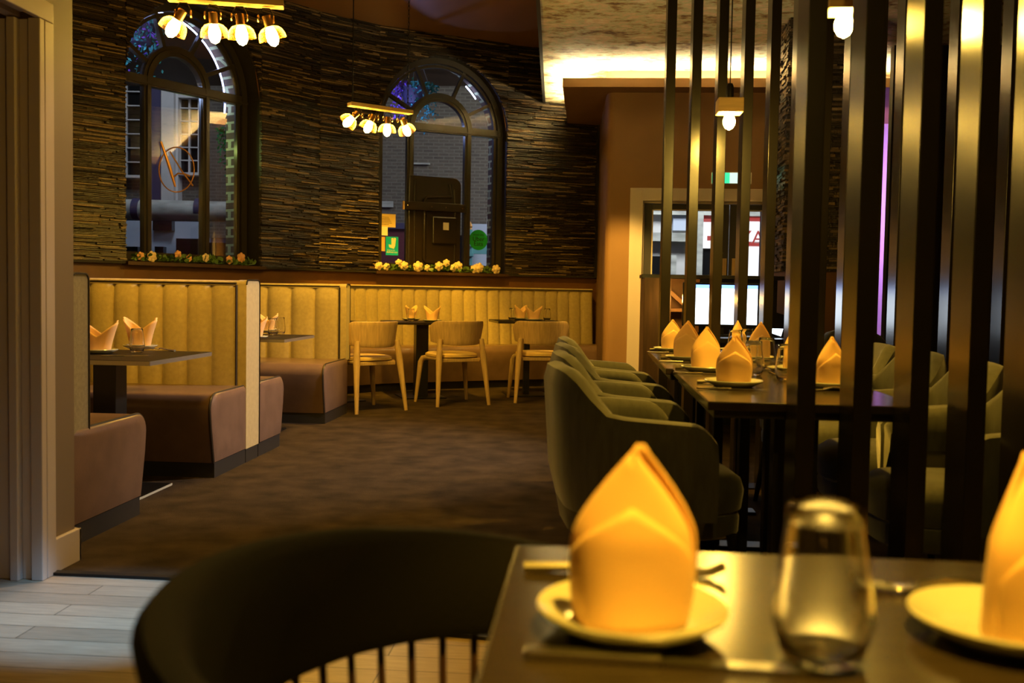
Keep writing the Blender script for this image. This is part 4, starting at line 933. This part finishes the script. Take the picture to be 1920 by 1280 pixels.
# ---------------------------------------------------------------- velvet armchairs
def armchair():
    t = thing('armchair', '', 'armchair')
    hx, hy, rc = .235, .255, .17          # local +x is the front
    plan = []
    for k in range(9): plan.append((.11 - .16 * k / 8, -hy))
    for k in range(1, 9): a = PI / 2 * k / 8; plan.append((-.05 - (hx - .05) * math.sin(a), -hy + rc * 1.0 * (1 - math.cos(a))))
    plan += [(-hx, -hy + rc + (2 * hy - 2 * rc) * k / 4) for k in range(1, 4)]
    full = plan + [(x, -y) for x, y in reversed(plan[:17])]
    N = len(full)
    def frame(i):
        a = Vector((*full[max(0, i - 1)], 0)); b = Vector((*full[min(N - 1, i + 1)], 0)); t_ = (b - a).normalized(); return Vector((t_.y, -t_.x, 0))
    def top(i):
        x = full[i][0]; u = (x + hx) / (.11 + hx)      # 0 at back, 1 at arm front
        s_ = min(1, u / .27); s_ = s_ * s_ * (3 - 2 * s_)
        return .815 - .118 * s_ - .03 * u - .045 * max(0, (u - .8) / .2) ** 2
    def lean(i, z_): return (-.03 * max(0, (z_ - .45) / .37) + .035 * max(0, (.5 - z_) / .2)) * max(0, 1 - (full[i][0] + hx) / .3)
    secU = [(0.0, .54), (.004, .60), (.006, None, -.03), (-.012, None, -.004), (-.034, None, 0), (-.058, None, -.008), (-.072, None, -.05), (-.074, .50), (-.07, .40)]
    m = M(); vs = []
    for i in range(N):
        p = Vector((*full[i], 0)); n_ = frame(i); tz = top(i)
        for s_ in secU:
            z_ = s_[1] if s_[1] is not None else tz + s_[2]
            if s_[1] is not None: z_ = min(z_, tz - .06) if s_[1] > .5 else z_
            vs.append(p + n_ * s_[0] + Vector((lean(i, z_), 0, z_)))
    K = len(secU); fs = [(i * K + j, (i + 1) * K + j, (i + 1) * K + j + 1, i * K + j + 1) for i in range(N - 1) for j in range(K - 1)]
    fs += [tuple(range(K)), tuple((N - 1) * K + j for j in range(K - 1, -1, -1))]
    m.add(vs, fs); obj('backrest', m, 'velvet', t, smooth=True)
    m = M(); vs = []; sec = [(-.002, .545), (.002, .50), (-.004, .36), (-.012, .315), (-.05, .31), (-.068, .33), (-.07, .41)]; K = len(sec)
    for i in range(N):
        p = Vector((*full[i], 0)); n_ = frame(i); fr = max(0, (full[i][0] + .05) / .19)
        for a, z_ in sec: vs.append(p + n_ * a + Vector((lean(i, z_) - fr * (.545 - z_) * .28, 0, min(z_, top(i) - .05))))
    fs = [(i * K + j, (i + 1) * K + j, (i + 1) * K + j + 1, i * K + j + 1) for i in range(N - 1) for j in range(K - 1)] + [tuple(range(K)), tuple((N - 1) * K + j for j in range(K - 1, -1, -1))]
    m.add(vs, fs); obj('lower_shell', m, 'velvet_dark', t, smooth=True, label='darker fabric below the seam')
    def rnd(rad, zs, cx, sx, sy):
        m = M(); n_ = 32; J = len(zs); vs = []
        for k in range(n_):
            a = 2 * PI * k / n_; e = 2 / 3.0; c = math.copysign(abs(math.cos(a)) ** e, math.cos(a)); s_ = math.copysign(abs(math.sin(a)) ** e, math.sin(a))
            for r, z_ in zs: vs.append(Vector((cx + c * sx * r, s_ * sy * r, z_)))
        m.add(vs, [(k * J + j, ((k + 1) % n_) * J + j, ((k + 1) % n_) * J + j + 1, k * J + j + 1) for k in range(n_) for j in range(J - 1)]); return m
    obj('seat_cushion', rnd(0, [(.001, .515), (.5, .513), (.82, .503), (.96, .48), (1, .45), (.97, .395), (.9, .385), (.001, .385)], .04, .225, .20), 'velvet', t, smooth=True)
    obj('seat_base', rnd(0, [(.001, .384), (.95, .384), (.97, .37), (.96, .325), (.9, .315), (.001, .315)], .03, .23, .205), 'velvet', t, smooth=True)
    for sx in (-1, 1):
        for sy in (-1, 1):
            m = M(); m.tube([(sx * .17 + .03, sy * .17, .33), (sx * .225 + .02, sy * .21, 0)], .015, 8, radii=[.018, .011]); obj('leg', m, 'chairblack', t, smooth=True)
    return t
AC = (armchair(), [False])
for i, d_ in enumerate((3.07, 3.66, 4.28, 4.9)):
    put(AC, (.20 - .01 * i, [3.06, 3.66, 4.27, 4.88][i], .004), [.16, .12, .15, .10][i], 'grey-green velvet armchair on the aisle side of the long tables, ' + order[i], 'velvet armchairs at the long tables')
for i in range(4):
    put(AC, (1.09, [3.02, 3.64, 4.22, 4.84][i], .004), PI + [.05, -.08, .06, .0][i], 'grey-green velvet armchair on the far side of the long tables, ' + order[i], 'velvet armchairs at the long tables')
q = at(1640, 690, 6.3); put(AC, (q.x, q.y, .004), -PI / 2 + .3, 'dark velvet armchair standing alone by the reception desk', 'velvet armchairs at the long tables')

# ---------------------------------------------------------------- slat screens
def screen(label, x0, y, n_, pitch, w_=.045, dep=.14, h=ZP):
    t = thing('slat_screen', label, 'slat screen', (x0, y, 0), 0, 'black slat screens')
    for k in range(n_):
        m = M(); m.box(k * pitch, k * pitch + w_, 0, dep, .012, h - .004); obj('slat', m, 'slat', t, bevel=.002)
    m = M(); m.box(-.03, (n_ - 1) * pitch + w_ + .03, -.005, dep + .005, .003, .014); obj('floor_rail', m, 'slat', t)
    return t
ns = at(1501, 400, 2.49); screen('black slat screen in front of the long dining tables', ns.x, ns.y - .03, 6, .1365)
fs_ = at(1252, 31, 5.3); screen('black slat screen beyond the long dining tables, before the reception desk', fs_.x, fs_.y, 14, .1348, .049)

# ---------------------------------------------------------------- reception desk and what stands on it
dq0, dq1 = at(1207, 514, 7.55), at(1478, 518, 7.6); DX0, DX1, DY, DZ = dq0.x, PX1 + .05, dq0.y, dq0.z
t = thing('reception_desk', 'walnut reception desk with a black raised counter before the glazed door', 'desk', (0, 0, 0.004))
m = M(); m.box(DX0, DX0 + .20, DY - .12, DY + .45, 0, DZ - .03); obj('end_panel', m, 'desk', t, bevel=.004)
m = M(); m.box(DX0 + .20, PX0 - .05, DY + .40, DY + .45, 0, DZ - .03); obj('front_panel', m, 'plastic', t)
m = M(); m.box(DX0 - .01, PX0 - .05, DY + .12, DY + .47, DZ - .03, DZ); obj('counter', m, 'black', t, bevel=.004)
m = M(); m.box(DX0 + .20, PX0 + .12, DY - .62, DY + .20, .70, .735); m.box(DX0 + .20, DX0 + .23, DY - .6, DY + .1, 0, .70); m.box(PX0 + .09, PX0 + .12, DY - .6, DY + .1, 0, .70); obj('worktop', m, 'black', t, bevel=.003)
m = M(); m.box(DX0 + .20, DX0 + .46, DY + .10, DY + .38, .90, .925); m.box(DX0 + .20, DX0 + .46, DY + .36, DY + .38, .735, DZ - .03); m.bar((DX0 + .21, DY + .1, 1.05), (DX0 + .46, DY + .1, .83), .02, .03); obj('shelf', m, 'shelf', t)
mc = at(1352, 571, 7.2)
t = thing('monitor', 'computer monitor with a bright white screen on the reception desk', 'monitor', mc, YAW)
hw, hh = .262, .142
m = M(); m.box(-hw - .015, hw + .015, 0, .03, -hh - .015, hh + .015); obj('housing', m, 'plastic', t, bevel=.004)
m = M(); m.box(-hw, hw, -.002, 0, -hh, hh); obj('screen', m, 'screen', t)
for (x0, x1, z0, z1) in ((-.25, -.05, .10, .115), (-.25, -.08, .055, .062), (-.1, -.02, .055, .085)):
    pass
m = M(); m.box(-.03, .03, .03, .05, -(mc.z - .745), 0); m.box(-.12, .12, -.06, .1, -(mc.z - .74), -(mc.z - .752)); obj('stand', m, 'plastic', t)
q = aty(1455, 610, DY - .35)
t = thing('tablet', 'small tablet with a lit screen leaning on the reception desk', 'tablet', (q.x, q.y, .745), YAW)
m = M(); m.bar((0, 0, .0), (.05, .05, .16), .02, .13, (1, 0, 0)); obj('case', m, 'plastic', t); m = M(); m.bar((-.012, -.004, .02), (.034, .043, .15), .004, .10, (1, 0, 0)); obj('screen', m, 'screen', t)
q0, q1 = at(1333, 324, 9.7), at(1406, 347, 9.7)
t = thing('exit_sign', 'green and white lit exit sign on the wall above the double door', 'sign', ((q0.x + q1.x) / 2, YD, (q0.z + q1.z) / 2)); w_, h_ = (q1.x - q0.x) / 2, (q0.z - q1.z) / 2
m = M(); m.box(-w_, w_, -.05, 0, -h_, h_); obj('housing', m, 'paperw', t, bevel=.006)
m = M(); m.box(-w_ * .98, -w_ * .1, -.053, -.05, -h_ * .9, h_ * .9); obj('green_panel', m, 'exitgreen', t); m = M(); m.box(-w_ * .1, w_ * .9, -.053, -.05, -h_ * .9, h_ * .9); obj('white_panel', m, 'exitwhite', t)

# ---------------------------------------------------------------- pendants
def cube_pendant(label, loc, zc_, s=.118, e=48, cone=1.75, aim=None):
    t = thing('cube_pendant', label, 'pendant lamp', loc, 0, 'cube pendants over the tables')
    m = M(); m.box(-s / 2, s / 2, -s / 2, s / 2, 0, s * .56); obj('wooden_block', m, 'pinewood', t, bevel=.003)
    m = M(); m.lathe([(.0001, s * .56 + .075), (.012, s * .56 + .075), (.018, s * .56 + .06), (.018, s * .56), (.0001, s * .56)], 14); obj('socket', m, 'iron', t, smooth=True)
    m = M(); m.tube([(0, 0, s * .56 + .07), (0, 0, zc_ - loc[2])], .003, 6); obj('cord', m, 'iron', t)
    m = M(); m.lathe([(.012, 0.0), (.022, -.012), (.029, -.032), (.028, -.05), (.018, -.068), (.0005, -.078)], 18); obj('bulb', m, 'cubebulb', t, smooth=True)
    aimed_spot((loc[0], loc[1], loc[2] - .085), aim or (loc[0], loc[1], 0), e, cone, WARM, 0.6, .03)
    return t
q = at(1367.5, 213, 4.77); cube_pendant('wooden cube pendant lamp over the farther dining table', (q.x, q.y, q.z), ZP)
q = at(1583, 24, 3.12); cube_pendant('wooden cube pendant lamp between the front slats over the nearer dining table', (q.x, q.y, q.z), ZP)
cube_pendant('wooden cube pendant lamp over the foreground table, above the picture', (.27, .66, 1.98), ZP, e=88, cone=.8, aim=(.19, .80, .78))

def bar_pendant(label, a, b, tilts, rods, e):
    a = Vector(a); b = Vector(b); L = (b - a).length; d_ = b - a; rz_ = math.atan2(d_.y, d_.x)
    t = thing('bar_pendant', label, 'pendant lamp', (a + b) / 2, rz_, 'wooden bar pendants')
    m = M(); m.box(-L / 2, L / 2, -.035, .035, -.014, .014); obj('wooden_bar', m, 'pinewood', t, bevel=.002)
    for k, x in enumerate(rods):
        m = M()
        top = ZC - (a.z + b.z) / 2
        if k == 0: m.tube([(x, 0, .014), (x, 0, top)], .0045, 6)
        else:
            n_ = int(top / .03)
            for j in range(n_): 
                c_ = Vector((x, 0, .014 + .03 * (j + .5))); ax = Vector((1, 0, 0)) if j % 2 else Vector((0, 1, 0))
                m.tube([c_ + ax * .007 * math.cos(q_) + Vector((0, 0, .019 * math.sin(q_))) for q_ in [2 * PI * i / 8 for i in range(8)]], .0022, 4, closed=True)
        obj(['rod', 'chain'][k], m, 'iron', t)
    for k, (tx, ty) in enumerate(tilts):
        x = -L / 2 + L * (k + .5) / 4 * .92 + L * .04 - (.012 if k == 0 else 0)
        R = Matrix.Translation((x, 0, -.055)) @ Matrix.Rotation(ty, 4, 'Y') @ Matrix.Rotation(tx, 4, 'X')
        m = M(); m.lathe([(.0001, .0), (.020, .0), (.022, -.004), (.0215, -.048), (.024, -.052), (.0001, -.053)], 18, R); h_ = obj('lamp_head', m, 'brass', t, smooth=True)
        m = M(); prof = [(.022, -.05), (.042, -.058), (.057, -.074), (.064, -.094), (.066, -.115)]
        m.lathe(prof, 36, R)
        fine = M()
        for i in range(len(prof) - 1):
            for j in range(3):
                u0, u1 = j / 3, (j + 1) / 3; p0, p1 = prof[i], prof[i + 1]
                fine.lathe([(p0[0] + (p1[0] - p0[0]) * u0, p0[1] + (p1[1] - p0[1]) * u0), (p0[0] + (p1[0] - p0[0]) * u1, p0[1] + (p1[1] - p0[1]) * u1)], 44, R)
        obj('mesh_shade', fine, 'cage', h_, merge=True, wire=.0016)
        m = M(); m.lathe([(.014, -.052), (.022, -.066), (.029, -.092), (.028, -.118), (.018, -.138), (.0005, -.147)], 18, R); obj('bulb', m, 'bulb', h_, smooth=True)
        m = M(); pts2 = [Vector((x + sx * .030, 0, -.07)) for sx in (-1,)] + [Vector((x - .030, 0, -.045)), Vector((x - .016, 0, -.022)), Vector((x + .016, 0, -.022)), Vector((x + .030, 0, -.045)), Vector((x + .030, 0, -.07))]
        m.tube(pts2, .003, 6); obj('bracket', m, 'iron', h_, smooth=True)
        for sx in (-1, 1):
            m = M(); m.tube([Vector((x + sx * .036, .012 * math.cos(q_), -.072 + .016 * math.sin(q_))) for q_ in [2 * PI * i / 12 for i in range(12)]], .0035, 5, closed=True); obj('wing_nut', m, 'brass', h_, smooth=True)
        W = Matrix.Translation(t.location) @ Matrix.Rotation(rz_, 4, 'Z') @ R
        aimed_spot(W @ Vector((0, 0, -.152)), W @ Vector((0, 0, -1.0)), e, 2.2, WARM, 0.8, .03)
    return t
bar_pendant('wooden bar pendant of four mesh lamps over the first booth, cut by the picture top', at(314, -2, 4.75), at(532, 6, 4.85), [(.3, .55), (.35, -.05), (.15, -.1), (.2, -.3)], (-.2, .2), 10)
bar_pendant('wooden bar pendant of four mesh lamps hanging before the arched window', at(655, 196, 7.35), at(771, 210, 7.66), [(.2, .75), (.2, .35), (.1, .0), (.2, -.6)], (-.235, .23), 26)

# ---------------------------------------------------------------- foreground table and chair
f0 = atz(960, 1020, .75); FX0, FY1 = -.078, f0.y; FX1, FY0 = FX0 + .56, FY1 - .74
t = thing('dining_table', 'dark table in the foreground set with two plates and a tumbler', 'table', ((FX0 + FX1) / 2, (FY0 + FY1) / 2, 0)); w_, l_ = (FX1 - FX0) / 2, (FY1 - FY0) / 2
m = M(); m.box(-w_, w_, -l_, l_, .724, .75); obj('tabletop', m, 'table', t, bevel=.003)
m = M(); m.box(-.05, .05, -.05, .05, .014, .724); obj('column', m, 'iron', t)
m = M(); m.box(-.22, .22, -.22, .22, 0, .014); obj('base_plate', m, 'iron', t)
def fp(px, py, z_=.752): return atz(px, py, z_)
q = fp(1185, 1146, .765); put(PLATE, (q.x, q.y, .7505), 0, 'cream side plate under the peach napkin in the foreground', 'plates on the foreground table').scale = (.89, .89, 1)
napkin_tall('peach peaked napkin standing in the foreground, sharp front fold towards the camera', (q.x - .002, q.y, .7585), -.05, .146, 'napkins on the foreground table', .0455, .034)
q2_ = fp(1893, 1165, .765); put(PLATE, (q2_.x, q2_.y, .7505), 0, 'cream side plate cut off by the right picture edge', 'plates on the foreground table').scale = (.89, .89, 1)
napkin_tall('peach peaked napkin turned sideways at the right picture edge', (q2_.x + .012, q2_.y, .7585), .75, .146, 'napkins on the foreground table', .0455, .034)
q = fp(1540, 1240, .75); put(GLASS, (q.x, q.y, .7505), 0, 'clear tumbler of water between the two foreground napkins', 'tumblers on the foreground table')
q = fp(1240, 1240, .752); put(KNIFE, (q.x - .0, q.y, .7505), -.04, 'steel knife in front of the foreground plate', 'knives on the foreground table')
q = fp(1170, 1076, .752); put(FORK, (q.x, q.y + .005, .7505), .02, 'steel fork behind the foreground napkin', 'forks on the foreground table')
q = fp(1690, 1106, .752); put(FORK, (q.x + .06, q.y, .7505), PI, 'steel fork behind the plate at the right picture edge', 'forks on the foreground table')
def barrel_chair():
    c = (-.055, .865); t = thing('barrel_chair', 'black barrel chair with a curved padded rail and spindles in the foreground', 'chair', (c[0], c[1], 0), .0)
    RX, RY = .275, .285; N = 36; A0, A1 = math.radians(78), math.radians(282)
    def cl(u):
        a = A0 + (A1 - A0) * u; return Vector((math.cos(a) * RX, math.sin(a) * RY, 0)), Vector((math.cos(a), math.sin(a), 0))
    def topz(u): return .715 + .055 * math.sin(PI * min(1, u * 1.0)) ** .8
    def botz(u): return .635 - .0 * math.sin(PI * u)
    sec = [(-.018, 0), (-.024, .12), (-.022, .9), (-.012, 1.0), (.008, 1.01), (.018, .94), (.02, .1), (.012, 0)]
    m = M(); K = len(sec); vs = []
    for i in range(N):
        u = i / (N - 1); p, n_ = cl(u)
        for o_, v in sec: vs.append(p + n_ * (o_ + .03 * v) + Vector((0, 0, botz(u) + (topz(u) - botz(u)) * v)))
    m.add(vs, [(i * K + j, (i + 1) * K + j, (i + 1) * K + (j + 1) % K, i * K + (j + 1) % K) for i in range(N - 1) for j in range(K)] + [tuple(range(K)), tuple((N - 1) * K + j for j in range(K))])
    obj('backrest', m, 'chairblack', t, smooth=True)
    for k in range(26):
        u = (k + .5) / 26; p, n_ = cl(u); m = M(); m.tube([p * .93 + Vector((0, 0, .44)), p + Vector((0, 0, .64))], .0048, 6); obj('spindle', m, 'darkwood', t, smooth=True)
    m = M(); m.lathe([(.0001, .47), (.2, .468), (.245, .455), (.25, .43), (.24, .41), (.0001, .41)], 32); obj('seat', m, 'chairblack', t, smooth=True)
    for sx, sy in ((-1, -1), (1, -1), (-1, 1), (1, 1)):
        m = M(); m.tube([(sx * .15, sy * .15, .42), (sx * .2, sy * .2, 0)], .015, 8, radii=[.018, .011]); obj('leg', m, 'darkwood', t, smooth=True)
    return t
barrel_chair()
